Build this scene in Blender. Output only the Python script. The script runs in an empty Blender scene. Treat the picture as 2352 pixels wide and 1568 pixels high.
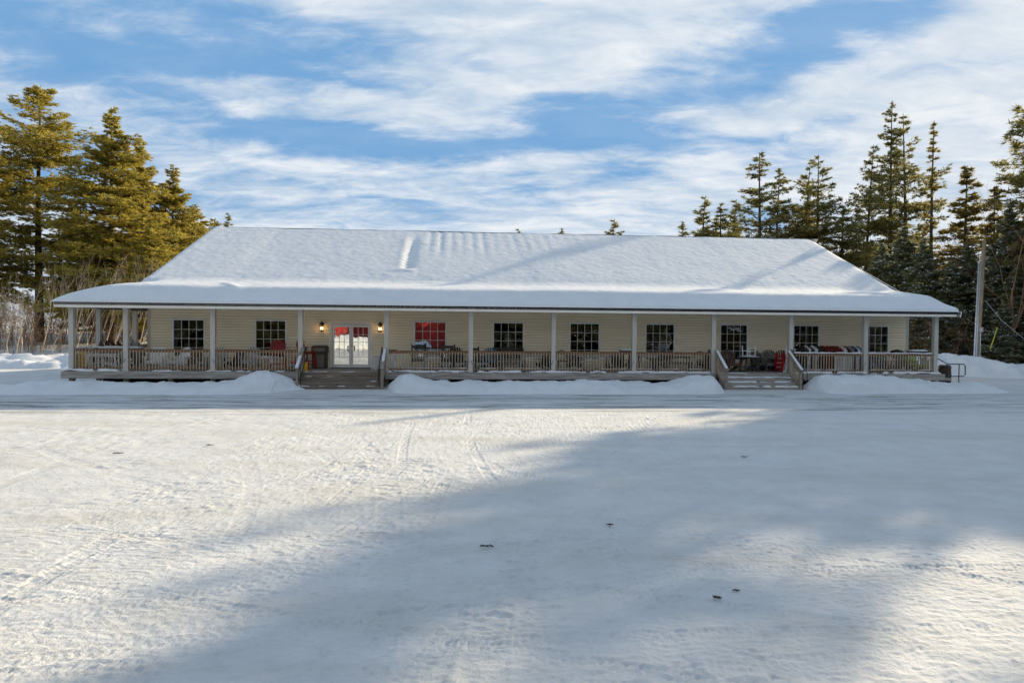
import bpy, math, random
import numpy as np
from mathutils import Matrix, Vector
R = math.radians
SC = bpy.context.scene
COL = SC.collection
H = 2.72                       # eye height over the yard

# ---------------------------------------------------------------- camera
cam = bpy.data.cameras.new('camera'); camo = bpy.data.objects.new('camera', cam); COL.objects.link(camo)
cam.sensor_width = 36.0; cam.lens = 36.0*1550/2352; cam.clip_start = 0.05; cam.clip_end = 3000
ROLL = 0.0090; PITCH = math.atan(32/1550)
CR = Matrix.Rotation(math.pi/2-PITCH, 4, 'X') @ Matrix.Rotation(ROLL, 4, 'Z')
camo.matrix_world = Matrix.Translation((0, 0, H)) @ CR
SC.camera = camo
# ---------------------------------------------------------------- light
TH = 0.0848                    # the lodge is turned this much
PHI = R(50.5)
SUN_AZ = PHI-TH                # to the right of the view direction
SUN_EL = math.atan(0.575*math.cos(PHI))
sl = bpy.data.lights.new('sun', 'SUN'); sl.energy = 5.0; sl.angle = R(0.53); sl.color = (1.0, 0.83, 0.58)
so = bpy.data.objects.new('sun', sl); COL.objects.link(so)
sdir = Vector((math.sin(SUN_AZ)*math.cos(SUN_EL), math.cos(SUN_AZ)*math.cos(SUN_EL), math.sin(SUN_EL)))
so.rotation_euler = sdir.to_track_quat('Z', 'Y').to_euler(); so.location = (40, 40, 40)
SC.view_settings.view_transform = 'Standard'; SC.view_settings.look = 'None'
SC.view_settings.exposure = 0.77; SC.view_settings.gamma = 1.0

class NT:
    """small helper for writing node trees"""
    def __init__(s, nt): s.nt = nt
    def n(s, t, **k):
        nd = s.nt.nodes.new(t)
        for a, b in k.items(): setattr(nd, a, b)
        return nd
    def put(s, sock, v):
        if hasattr(v, 'links') or isinstance(v, bpy.types.NodeSocket): s.nt.links.new(v, sock)
        else: sock.default_value = v
    def m(s, op, a, b=None, c=None, clamp=False):
        nd = s.n('ShaderNodeMath', operation=op, use_clamp=clamp)
        s.put(nd.inputs[0], a)
        if b is not None: s.put(nd.inputs[1], b)
        if c is not None: s.put(nd.inputs[2], c)
        return nd.outputs[0]
    def noise(s, vec, scale, detail=4, rough=0.55, dist=0.0):
        nd = s.n('ShaderNodeTexNoise'); 
        if vec is not None: s.put(nd.inputs['Vector'], vec)
        nd.inputs['Scale'].default_value = scale; nd.inputs['Detail'].default_value = detail
        nd.inputs['Roughness'].default_value = rough; nd.inputs['Distortion'].default_value = dist
        return nd.outputs['Fac']
    def ramp(s, fac, lo, hi, smooth=True):
        nd = s.n('ShaderNodeMapRange'); nd.interpolation_type = 'SMOOTHSTEP' if smooth else 'LINEAR'
        s.put(nd.inputs['Value'], fac); s.put(nd.inputs['From Min'], lo); s.put(nd.inputs['From Max'], hi)
        return nd.outputs['Result']
    def mix(s, fac, a, b):
        nd = s.n('ShaderNodeMix', data_type='RGBA')
        s.put(nd.inputs[0], fac)
        for sk, v in ((nd.inputs[6], a), (nd.inputs[7], b)):
            if isinstance(v, tuple): sk.default_value = (v[0], v[1], v[2], 1)
            else: s.nt.links.new(v, sk)
        return nd.outputs[2]
    def comb(s, x, y, z):
        nd = s.n('ShaderNodeCombineXYZ')
        s.put(nd.inputs[0], x); s.put(nd.inputs[1], y); s.put(nd.inputs[2], z)
        return nd.outputs[0]

def az_el(vx, vy):
    d = CR.to_3x3() @ Vector(((vx-1176)/1550, (784-vy)/1550, -1)); d.normalize()
    return math.atan2(d.x, d.y), math.asin(d.z)

# sky: Nishita air with broken cloud (all in world directions)
W = bpy.data.worlds.new('World'); SC.world = W; W.use_nodes = True
w = NT(W.node_tree); W.node_tree.nodes.clear()
sky = w.n('ShaderNodeTexSky', sky_type='NISHITA', sun_disc=False)
sky.sun_elevation = SUN_EL; sky.sun_rotation = SUN_AZ; sky.altitude = 200; sky.air_density = 1.0; sky.dust_density = 0.6; sky.ozone_density = 2.0
tc = w.n('ShaderNodeTexCoord'); D = tc.outputs['Generated']
sp = w.n('ShaderNodeSeparateXYZ'); w.put(sp.inputs[0], D)
dx, dy, dz = sp.outputs
zz = w.m('ADD', w.m('MAXIMUM', dz, 0.0), 0.16)
pv = w.comb(w.m('DIVIDE', dx, zz), w.m('DIVIDE', dy, zz), 0.0)
mp = w.n('ShaderNodeMapping'); w.put(mp.inputs['Vector'], pv); mp.inputs['Rotation'].default_value = (0, 0, R(14)); mp.inputs['Scale'].default_value = (0.75, 1.35, 1)
pv2 = mp.outputs[0]
n1 = w.noise(pv2, 1.3, 8, 0.58, 0.35)
n2 = w.noise(pv2, 4.2, 9, 0.62, 0.8)
az = w.m('ARCTAN2', dx, dy); el = w.m('ARCSINE', dz)
wn = w.n('ShaderNodeTexNoise'); w.put(wn.inputs['Vector'], pv2); wn.inputs['Scale'].default_value = 2.2; wn.inputs['Detail'].default_value = 6
ws = w.n('ShaderNodeSeparateColor'); w.put(ws.inputs[0], wn.outputs['Color'])
azw = w.m('ADD', az, w.m('MULTIPLY', w.m('SUBTRACT', ws.outputs[0], 0.5), 0.34))
elw = w.m('ADD', el, w.m('MULTIPLY', w.m('SUBTRACT', ws.outputs[1], 0.5), 0.13))
# clear holes: photo place, half-sizes, depth, tilt
HOLES = [(560, 60, 330, 85, 1.0, 0.05), (330, 130, 280, 50, 0.85, 0.0), (60, 70, 240, 40, .35, 0), (850, 345, 420, 44, 1.1, -0.04), (760, 205, 160, 16, .5, .05), (1080, 120, 120, 26, .35, .1), (180, 420, 200, 26, .5, 0), (1240, 440, 220, 18, .45, 0), (1900, 300, 160, 24, .4, .1), (2230, 160, 200, 26, .35, .1), (700, 430, 180, 20, .45, 0), (1480, 332, 300, 46, 1.1, 0.08),
         (1330, 256, 200, 22, 0.45, -0.06), (1760, 130, 330, 60, 0.85, -0.20), (1960, 60, 150, 45, 0.6, -0.2), (540, 290, 300, 36, 0.85, 0.08),
         (330, 480, 420, 60, 0.4, 0.0), (1500, 505, 350, 40, 0.35, 0.0), (90, 330, 250, 60, 0.45, 0.0), (1000, 480, 300, 25, .4, 0.0), (60,170,170,40,.5,0)]
hole = None
for vx, vy, rx, ry, st, tilt in HOLES:
    a0, e0 = az_el(vx, vy)
    da = w.m('SUBTRACT', azw, a0); de = w.m('SUBTRACT', elw, e0)
    de2 = w.m('ADD', de, w.m('MULTIPLY', da, tilt))
    qa = w.m('POWER', w.m('ABSOLUTE', w.m('MULTIPLY', da, 1550/rx)), 2.0); qe = w.m('POWER', w.m('ABSOLUTE', w.m('MULTIPLY', de2, 1550/ry)), 2.0)
    g = w.m('MULTIPLY', w.m('EXPONENT', w.m('MULTIPLY', w.m('ADD', qa, qe), -1.0)), st)
    hole = g if hole is None else w.m('ADD', hole, g)
cov = w.m('ADD', w.m('MULTIPLY', n1, 1.25), w.m('ADD', w.m('MULTIPLY', n2, 0.52), w.m('MULTIPLY', w.noise(pv2, 9.0, 8, .68, .9), .46)))
cov = w.m('SUBTRACT', cov, w.m('MULTIPLY', hole, 0.62))
cov = w.m('SUBTRACT', cov, w.m('MULTIPLY', w.ramp(dz, 0.5, 0.8), 0.40))      # clearer overhead
mask = w.ramp(cov, 0.54, 1.10)
mask = w.m('ADD', .20, w.m('MULTIPLY', mask, 0.78))
tone = w.ramp(w.m('ADD', w.m('MULTIPLY', n2, 0.55), w.m('ADD', w.m('MULTIPLY', w.noise(pv2, 2.1, 7, 0.6, 0.3), 0.5), w.m('MULTIPLY', w.noise(pv2, 7.0, 8, 0.65, 0.6), 0.35))), 0.50, 0.92)
cl = w.mix(tone, (5.2, 6.5, 8.0), (9.2, 9.5, 9.8))
# thin bright veil round the sun side
va = w.n('ShaderNodeVectorMath', operation='DOT_PRODUCT'); w.put(va.inputs[0], D); va.inputs[1].default_value = tuple(sdir)
glow = w.m('POWER', w.m('MAXIMUM', va.outputs['Value'], 0.0), 9.0)
cl = w.mix(w.m('MULTIPLY', glow, 0.35, clamp=True), cl, (9.4, 9.5, 9.5))
hs = w.n('ShaderNodeHueSaturation'); w.put(hs.inputs['Color'], sky.outputs[0]); hs.inputs['Saturation'].default_value = 1.35; hs.inputs['Value'].default_value = 0.62
air = w.mix(0.88, hs.outputs[0], (1.0, 3.6, 7.3))
lowh = w.m('SUBTRACT', 1.0, w.ramp(dz, 0.0, 0.22))
air = w.mix(w.m('MULTIPLY', lowh, 0.55), air, (4.6, 5.9, 7.2))
fin = w.mix(mask, air, cl)
bg = w.n('ShaderNodeBackground'); w.put(bg.inputs['Color'], fin); bg.inputs['Strength'].default_value = 0.057
wo = w.n('ShaderNodeOutputWorld'); w.nt.links.new(bg.outputs[0], wo.inputs[0])

# ---------------------------------------------------------------- materials
def mat(name, c1, c2=None, scale=6.0, rough=0.6, stretch=(1, 1, 1), bump=0.0, bscale=None, detail=5, spec=0.4, metal=0.0, lo=0.35, hi=0.65, trans=0.0):
    m = bpy.data.materials.new(name); m.use_nodes = True
    t = NT(m.node_tree); p = m.node_tree.nodes['Principled BSDF']
    tcn = t.n('ShaderNodeTexCoord'); mpn = t.n('ShaderNodeMapping'); t.put(mpn.inputs['Vector'], tcn.outputs['Object']); mpn.inputs['Scale'].default_value = stretch
    v = mpn.outputs[0]
    if c2 is None: c2 = tuple(x*0.8 for x in c1)
    f = t.ramp(t.noise(v, scale, detail), lo, hi)
    t.put(p.inputs['Base Color'], t.mix(f, c1, c2))
    p.inputs['Roughness'].default_value = rough; p.inputs['Specular IOR Level'].default_value = spec; p.inputs['Metallic'].default_value = metal
    if bump:
        b = t.n('ShaderNodeBump'); b.inputs['Strength'].default_value = 1.0; b.inputs['Distance'].default_value = bump
        t.put(b.inputs['Height'], t.noise(v, bscale or scale*4, 5)); t.put(p.inputs['Normal'], b.outputs[0])
    if trans:
        tr = t.n('ShaderNodeBsdfTranslucent'); t.put(tr.inputs['Color'], t.mix(f, tuple(min(1, x*1.5) for x in c1), tuple(min(1, x*1.5) for x in c2)))
        mx = t.n('ShaderNodeMixShader'); mx.inputs[0].default_value = trans
        t.nt.links.new(p.outputs[0], mx.inputs[1]); t.nt.links.new(tr.outputs[0], mx.inputs[2])
        t.nt.links.new(mx.outputs[0], m.node_tree.nodes['Material Output'].inputs['Surface'])
    return m
M = {}
M['siding'] = mat('vinyl siding', (.90, .80, .62), (.87, .765, .58), 1.2, .55, (1, 1, 3))
M['trim'] = mat('white trim', (.80, .77, .70), (.74, .71, .64), 2.0, .5)
M['post'] = mat('post cladding', (.50, .475, .43), (.44, .42, .375), 2.5, .5, (3, 3, .4))
M['whiteframe'] = mat('window frame white', (.80, .80, .79), (.72, .72, .71), 3.0, .4)
M['muntin'] = mat('muntin grey', (.66, .66, .64), (.58, .58, .56), 3.0, .4)
M['soffit'] = mat('porch ceiling', (.78, .76, .70), (.70, .68, .62), 3.0, .6)
M['beam'] = mat('stained beam', (.10, .07, .05), (.06, .042, .03), 4.0, .6)
M['rail'] = mat('rail wood', (.24, .125, .06), (.15, .078, .042), 3.0, .7, (.7, 8, 8), .002)
M['baluster'] = mat('baluster wood', (.47, .375, .275), (.33, .25, .175), 5.0, .75, (6, 6, .6))
M['deckwood'] = mat('weathered deck wood', (.38, .35, .31), (.22, .20, .175), 4.0, .8, (.4, 6, 6), .003)
M['stairwood'] = mat('stair wood', (.24, .19, .15), (.13, .10, .08), 4.0, .8, (.4, 6, 6), .003)
M['newelwood'] = mat('stair rail wood', (.31, .26, .205), (.20, .165, .13), 4.0, .8, (2, 2, 2), .002)
M['drip'] = mat('black roof edge', (.012, .013, .015), (.03, .03, .03), 8.0, .6)
M['shingle'] = mat('roof shingles', (.05, .05, .055), (.03, .03, .03), 10, .9)
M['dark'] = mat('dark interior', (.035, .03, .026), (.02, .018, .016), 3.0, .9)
M['conc'] = mat('foundation', (.20, .19, .18), (.12, .115, .11), 4.0, .9)
M['black'] = mat('black metal', (.012, .012, .013), (.03, .028, .027), 12, .4, spec=.5)
M['steel'] = mat('brushed steel', (.62, .62, .63), (.5, .5, .5), 10, .3, metal=1.0)
M['galv'] = mat('galvanised conduit', (.60, .63, .65), (.50, .53, .55), 4, .4, metal=.5)
M['polewood'] = mat('pole wood', (.42, .33, .23), (.27, .205, .14), 3, .85, (5, 5, .4), .004)
M['bark'] = mat('conifer bark', (.085, .058, .042), (.035, .025, .02), 3, .9, (3, 3, .6), .02)
M['birch'] = mat('pale sapling bark', (.50, .40, .29), (.30, .22, .15), 2.5, .8, (2, 2, .5))
M['brush'] = mat('bare twigs', (.27, .155, .08), (.14, .08, .045), .5, .9)
M['brownchair'] = mat('brown stained wood', (.085, .042, .022), (.05, .026, .015), 4, .55, (6, 6, 1))
M['darkchair'] = mat('near black stained wood', (.018, .014, .012), (.03, .024, .02), 4, .5)
M['greychair'] = mat('grey poly wood', (.34, .35, .355), (.26, .27, .275), 3, .55)
M['dimgrey'] = mat('driftwood grey', (.15, .14, .125), (.10, .092, .082), 4, .7, (6, 6, 1))
M['whitechair'] = mat('white poly wood', (.78, .79, .80), (.68, .69, .70), 3, .5)
M['redchair'] = mat('red poly wood', (.33, .012, .014), (.25, .010, .012), 3, .45)
M['maroon'] = mat('dark red poly wood', (.13, .010, .012), (.085, .008, .009), 3, .5)
M['russet'] = mat('russet poly wood', (.17, .035, .018), (.11, .022, .012), 3, .5)
M['yellow'] = mat('yellow plastic', (.72, .40, .03), (.60, .33, .025), 3, .45)
M['navy'] = mat('navy poly wood', (.016, .035, .11), (.012, .025, .08), 3, .5)
M['blue'] = mat('blue poly wood', (.07, .17, .32), (.05, .13, .25), 3, .5)
M['teal'] = mat('teal poly wood', (.05, .13, .17), (.04, .10, .13), 3, .5)
M['lime'] = mat('lime poly wood', (.33, .42, .05), (.26, .34, .04), 3, .5)
M['forest'] = mat('dark green poly wood', (.02, .06, .03), (.015, .045, .022), 3, .5)
M['bucket'] = mat('pale blue plastic', (.18, .40, .62), (.14, .33, .52), 3, .45)
M['binbrown'] = mat('bin brown plastic', (.055, .042, .034), (.04, .03, .025), 5, .6)
M['binpanel'] = mat('bin panel', (.20, .165, .13), (.15, .12, .095), 30, .8, (10, 10, .3))
M['barnred'] = mat('barn red boards', (.42, .030, .02), (.34, .024, .016), 3, .7, (8, 8, .3))
M['shade'] = mat('pale lamp shade', (.75, .66, .50), (.68, .60, .45), 3, .8)
M['tan'] = mat('tan card', (.55, .36, .22), (.48, .31, .19), 3, .8)
M['paper'] = mat('white paper', (.82, .82, .8), (.76, .76, .74), 3, .8)
M['guard'] = mat('yellow guy guard', (.62, .58, .06), (.5, .47, .05), 3, .5)
M['litter'] = mat('dead twigs', (.03, .03, .02), (.07, .05, .03), 8, .9)

def snow_mat(name, dirty=0.0):
    m = bpy.data.materials.new(name); m.use_nodes = True
    t = NT(m.node_tree); p = m.node_tree.nodes['Principled BSDF']
    tcn = t.n('ShaderNodeTexCoord'); v = tcn.outputs['Object']
    c = t.mix(t.ramp(t.noise(v, 1.3, 6), .35, .7), (.66, .675, .69), (.62, .635, .655)) if not dirty else t.mix(t.ramp(t.noise(v, 1.3, 6), .35, .7), (.605, .605, .60), (.55, .55, .54))
    if dirty:
        mp1 = t.n('ShaderNodeMapping'); t.put(mp1.inputs['Vector'], v); mp1.inputs['Scale'].default_value = (.22, .9, 1); mp1.inputs['Rotation'].default_value = (0, 0, -TH)
        c = t.mix(t.m('MULTIPLY', t.ramp(t.noise(mp1.outputs[0], .8, 8, .65, .6), .44, .72), .75), c, (.50, .48, .44))
        c = t.mix(t.m('MULTIPLY', t.ramp(t.noise(v, 2.4, 7, .7), .56, .80), .7), c, (.42, .40, .36))
        # ploughed strip along the front of the lodge: dirt shows through in long thin streaks
        s1 = t.n('ShaderNodeSeparateXYZ'); mp2 = t.n('ShaderNodeMapping'); mp2.vector_type = 'POINT'
        mp2.inputs['Rotation'].default_value = (0, 0, -TH); t.put(mp2.inputs['Vector'], v); t.put(s1.inputs[0], mp2.outputs[0])
        yb = s1.outputs[1]
        band = t.m('MULTIPLY', t.ramp(yb, 20.6, 22.0), t.m('SUBTRACT', 1.0, t.ramp(yb, 26.8, 27.9)))
        mp3 = t.n('ShaderNodeMapping'); t.put(mp3.inputs['Vector'], mp2.outputs[0]); mp3.inputs['Scale'].default_value = (.13, 1.5, 1)
        st = t.ramp(t.noise(mp3.outputs[0], 1.0, 9, .72, .3), .49, .60)
        c = t.mix(t.m('MULTIPLY', t.m('MULTIPLY', st, band), .62), c, (.21, .21, .21))
        band2 = t.m('MULTIPLY', t.ramp(yb, 21.8, 23.0), t.m('SUBTRACT', 1.0, t.ramp(yb, 26.4, 27.6)))
        st2 = t.ramp(t.noise(mp3.outputs[0], 1.9, 9, .76, .3), .53, .59)
        c = t.mix(t.m('MULTIPLY', t.m('MULTIPLY', st2, band2), .85), c, (.09, .088, .085))
    t.put(p.inputs['Base Color'], c)
    p.inputs['Roughness'].default_value = .85; p.inputs['Specular IOR Level'].default_value = .12
    b = t.n('ShaderNodeBump'); b.inputs['Strength'].default_value = .8 if dirty else .55; b.inputs['Distance'].default_value = .02
    hn = t.m('ADD', t.noise(v, 16, 6, .65), t.m('MULTIPLY', t.noise(v, 70, 3), .35))
    t.put(b.inputs['Height'], hn); t.put(p.inputs['Normal'], b.outputs[0])
    return m
M['snow'] = snow_mat('clean snow'); M['packed'] = snow_mat('packed yard snow', 1.0)

def needle_mat(name, c1, c2, trans=.5):
    return mat(name, c1, c2, .9, .75, trans=trans, spec=.2, lo=.3, hi=.7)
M['needle_gold'] = needle_mat('pine needles olive', (.40, .32, .06), (.21, .185, .04))
M['needle_pine'] = needle_mat('pine needles', (.24, .21, .065), (.125, .122, .045))
M['needle_dark'] = needle_mat('hemlock needles', (.20, .205, .09), (.125, .135, .065))
M['needle_sun'] = needle_mat('spruce needles', (.27, .21, .05), (.15, .13, .04))

gm = bpy.data.materials.new('window glass'); gm.use_nodes = True
t = NT(gm.node_tree); gm.node_tree.nodes.clear()
tcn = t.n('ShaderNodeTexCoord'); bb = t.n('ShaderNodeBump'); bb.inputs['Strength'].default_value = .12; bb.inputs['Distance'].default_value = .02
t.put(bb.inputs['Height'], t.noise(tcn.outputs['Object'], 1.7, 1.5))
gl = t.n('ShaderNodeBsdfGlossy'); gl.inputs['Roughness'].default_value = .0; gl.inputs['Color'].default_value = (.92, .94, .95, 1); t.put(gl.inputs['Normal'], bb.outputs[0])
tr = t.n('ShaderNodeBsdfTransparent'); tr.inputs['Color'].default_value = (.72, .75, .74, 1)
fr = t.n('ShaderNodeFresnel'); fr.inputs['IOR'].default_value = 1.5
mx = t.n('ShaderNodeMixShader'); t.put(mx.inputs[0], t.m('ADD', t.m('MULTIPLY', fr.outputs[0], .9), .03)); t.nt.links.new(tr.outputs[0], mx.inputs[1]); t.nt.links.new(gl.outputs[0], mx.inputs[2])
ou = t.n('ShaderNodeOutputMaterial'); t.nt.links.new(mx.outputs[0], ou.inputs[0]); M['glass'] = gm
gm2 = gm.copy(); gm2.name = 'door glass'; M['doorglass'] = gm2
for nd in gm2.node_tree.nodes:
    if nd.type == 'MATH' and nd.operation == 'ADD': nd.inputs[1].default_value = .42
def emis(name, c, s):
    m = bpy.data.materials.new(name); m.use_nodes = True; p = m.node_tree.nodes['Principled BSDF']
    p.inputs['Base Color'].default_value = (*c, 1); p.inputs['Emission Color'].default_value = (*c, 1); p.inputs['Emission Strength'].default_value = s
    return m
M['bulb'] = emis('lit bulb', (1.0, .62, .25), 6.0)
lg = bpy.data.materials.new('lantern glass'); lg.use_nodes = True; lp = lg.node_tree.nodes['Principled BSDF']
lp.inputs['Base Color'].default_value = (.95, .9, .8, 1); lp.inputs['Transmission Weight'].default_value = .9; lp.inputs['Roughness'].default_value = .25; M['lglass'] = lg

# ---------------------------------------------------------------- mesh helpers
class MB:
    def __init__(s): s.v = []; s.f = []; s.mi = []; s.k = 0
    def add(s, verts, faces, mi=0):
        o = s.k; s.v.extend([tuple(a) for a in verts]); s.k += len(verts)
        s.f.extend([tuple(i+o for i in f) for f in faces]); s.mi.extend([mi]*len(faces))
        return s
    def box(s, x0, x1, y0, y1, z0, z1, X=None, mi=0):
        vs = [Vector(p) for p in ((x0,y0,z0),(x1,y0,z0),(x1,y1,z0),(x0,y1,z0),(x0,y0,z1),(x1,y0,z1),(x1,y1,z1),(x0,y1,z1))]
        if X is not None: vs = [X @ p for p in vs]
        return s.add(vs, [(0,3,2,1),(4,5,6,7),(0,1,5,4),(1,2,6,5),(2,3,7,6),(3,0,4,7)], mi)
    def beam(s, a, b, wx, wz, mi=0):
        a = Vector(a); b = Vector(b); d = b-a; L = d.length; d.normalize()
        up = Vector((0, 0, 1)) if abs(d.z) < .95 else Vector((0, 1, 0))
        x = d.cross(up).normalized(); z = x.cross(d)
        X = Matrix(((x.x, d.x, z.x, a.x), (x.y, d.y, z.y, a.y), (x.z, d.z, z.z, a.z), (0, 0, 0, 1)))
        return s.box(-wx/2, wx/2, 0, L, -wz/2, wz/2, X, mi)
    def prism(s, poly, t0, t1, X=None, mi=0):
        """poly in local x,z; extruded along local y"""
        n = len(poly)
        vs = [Vector((p[0], t0, p[1])) for p in poly]+[Vector((p[0], t1, p[1])) for p in poly]
        if X is not None: vs = [X @ p for p in vs]
        fs = [tuple(range(n)), tuple(range(2*n-1, n-1, -1))]+[(i, i+n, (i+1) % n+n, (i+1) % n) for i in range(n)]
        return s.add(vs, fs, mi)
    def tube(s, pts, r, n=8, mi=0, cap=True):
        pts = [Vector(p) for p in pts]; rs = r if isinstance(r, (list, tuple)) else [r]*len(pts)
        vs = []; fs = []
        for i, p in enumerate(pts):
            d = (pts[min(i+1, len(pts)-1)]-pts[max(i-1, 0)]).normalized()
            up = Vector((0, 0, 1)) if abs(d.z) < .9 else Vector((1, 0, 0))
            x = d.cross(up).normalized(); y = d.cross(x)
            for k in range(n):
                a = 2*math.pi*k/n; vs.append(p+(x*math.cos(a)+y*math.sin(a))*rs[i])
        for i in range(len(pts)-1):
            for k in range(n):
                a = i*n+k; b = i*n+(k+1) % n; fs.append((a, b, b+n, a+n))
        if cap: fs.append(tuple(range(n))); fs.append(tuple(range(len(vs)-1, len(vs)-n-1, -1)))
        return s.add(vs, fs, mi)
    def lathe(s, prof, c=(0, 0, 0), n=16, mi=0):
        vs = []; fs = []
        for r, z in prof:
            for k in range(n):
                a = 2*math.pi*k/n; vs.append((c[0]+r*math.cos(a), c[1]+r*math.sin(a), c[2]+z))
        for i in range(len(prof)-1):
            for k in range(n):
                a = i*n+k; b = i*n+(k+1) % n; fs.append((a, b, b+n, a+n))
        fs.append(tuple(range(n-1, -1, -1))); fs.append(tuple(range(len(vs)-n, len(vs))))
        return s.add(vs, fs, mi)
    def mesh(s, name, mats, smooth=False):
        me = bpy.data.meshes.new(name); me.from_pydata(s.v, [], s.f)
        mats = mats if isinstance(mats, (list, tuple)) else [mats]
        for m in mats: me.materials.append(m)
        if len(mats) > 1: me.polygons.foreach_set('material_index', s.mi)
        if smooth: me.polygons.foreach_set('use_smooth', [True]*len(me.polygons))
        me.validate(); me.update(); return me
    def build(s, name, mats, parent=None, smooth=False):
        o = bpy.data.objects.new(name, s.mesh(name, mats, smooth)); COL.objects.link(o)
        if parent is not None: o.parent = parent
        return o
def np_mesh(name, V, F, mats, mi=None, smooth=False):
    """V (n,3); F (m,k) with k = 3 or 4"""
    me = bpy.data.meshes.new(name); V = np.ascontiguousarray(V, np.float32); F = np.ascontiguousarray(F, np.int32)
    me.vertices.add(len(V)); me.vertices.foreach_set('co', V.ravel())
    k = F.shape[1]; me.loops.add(F.size); me.loops.foreach_set('vertex_index', F.ravel())
    me.polygons.add(len(F)); me.polygons.foreach_set('loop_start', np.arange(0, F.size, k, dtype=np.int32)); me.polygons.foreach_set('loop_total', np.full(len(F), k, np.int32))
    for m in (mats if isinstance(mats, (list, tuple)) else [mats]): me.materials.append(m)
    if mi is not None: me.polygons.foreach_set('material_index', np.ascontiguousarray(mi, np.int32))
    me.polygons.foreach_set('use_smooth', np.full(len(F), smooth))
    me.update(calc_edges=True); return me
def link(name, me, parent=None):
    o = bpy.data.objects.new(name, me); COL.objects.link(o)
    if parent is not None: o.parent = parent
    return o
def empty(name, loc=(0, 0, 0), rz=0.0, parent=None):
    o = bpy.data.objects.new(name, None); COL.objects.link(o); o.location = loc; o.rotation_euler = (0, 0, rz); o.empty_display_size = .2
    if parent is not None: o.parent = parent
    return o
def tag(o, label=None, cat=None, group=None, kind=None):
    if label: o['label'] = label
    if cat: o['category'] = cat
    if group: o['group'] = group
    if kind: o['kind'] = kind
    return o

# numpy noise
def _hash(ix, iy, seed):
    n = (ix.astype(np.int64)*374761393+iy.astype(np.int64)*668265263+seed*1274126177) & 0x7fffffff
    n = ((n ^ (n >> 13))*1274126177) & 0x7fffffff
    return ((n ^ (n >> 16)) & 0xffff)/65535.0
def vnoise(x, y, seed=0):
    ix = np.floor(x); iy = np.floor(y); fx = x-ix; fy = y-iy
    fx = fx*fx*fx*(fx*(fx*6-15)+10); fy = fy*fy*fy*(fy*(fy*6-15)+10)
    a = _hash(ix, iy, seed); b = _hash(ix+1, iy, seed); c = _hash(ix, iy+1, seed); d = _hash(ix+1, iy+1, seed)
    return (a*(1-fx)+b*fx)*(1-fy)+(c*(1-fx)+d*fx)*fy-.5
def fbm(x, y, seed=0, oct=4, gain=.5):
    s = 0; a = 1.0
    for i in range(oct):
        s = s+a*vnoise(x*2**i+i*17.3, y*2**i-i*9.1, seed+i); a *= gain
    return s
def sstep(a, b, x):
    t = np.clip((x-a)/(b-a), 0, 1); return t*t*(3-2*t)
def grid_faces(nr, nc):
    i = np.arange(nr-1)[:, None]*nc+np.arange(nc-1)[None, :]; i = i.ravel()
    return np.stack([i, i+1, i+nc+1, i+nc], 1)

# photo place -> world: the ray through (vx, vy) at world depth Y, and the place along the lodge
def at(vx, vy, Y):
    d = CR.to_3x3() @ Vector(((vx-1176)/1550, (784-vy)/1550, -1)); k = Y/d.y
    return Vector((d.x*k, Y, H+d.z*k))
LO = Vector((0, 29.8, 0)); ct, st_ = math.cos(TH), math.sin(TH)
def uz(vx, vy, w):
    """u, z where the ray meets the plane at depth w in the lodge's own axes"""
    d = CR.to_3x3() @ Vector(((vx-1176)/1550, (784-vy)/1550, -1))
    n = Vector((-st_, ct, 0)); k = (w+n.dot(LO)-0)/n.dot(d)
    p = Vector((0, 0, H))+d*k
    return (p-LO).dot(Vector((ct, st_, 0))), p.z
def b2w(u, w_, z=0): return Vector((LO.x+u*ct-w_*st_, LO.y+u*st_+w_*ct, z))

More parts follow.
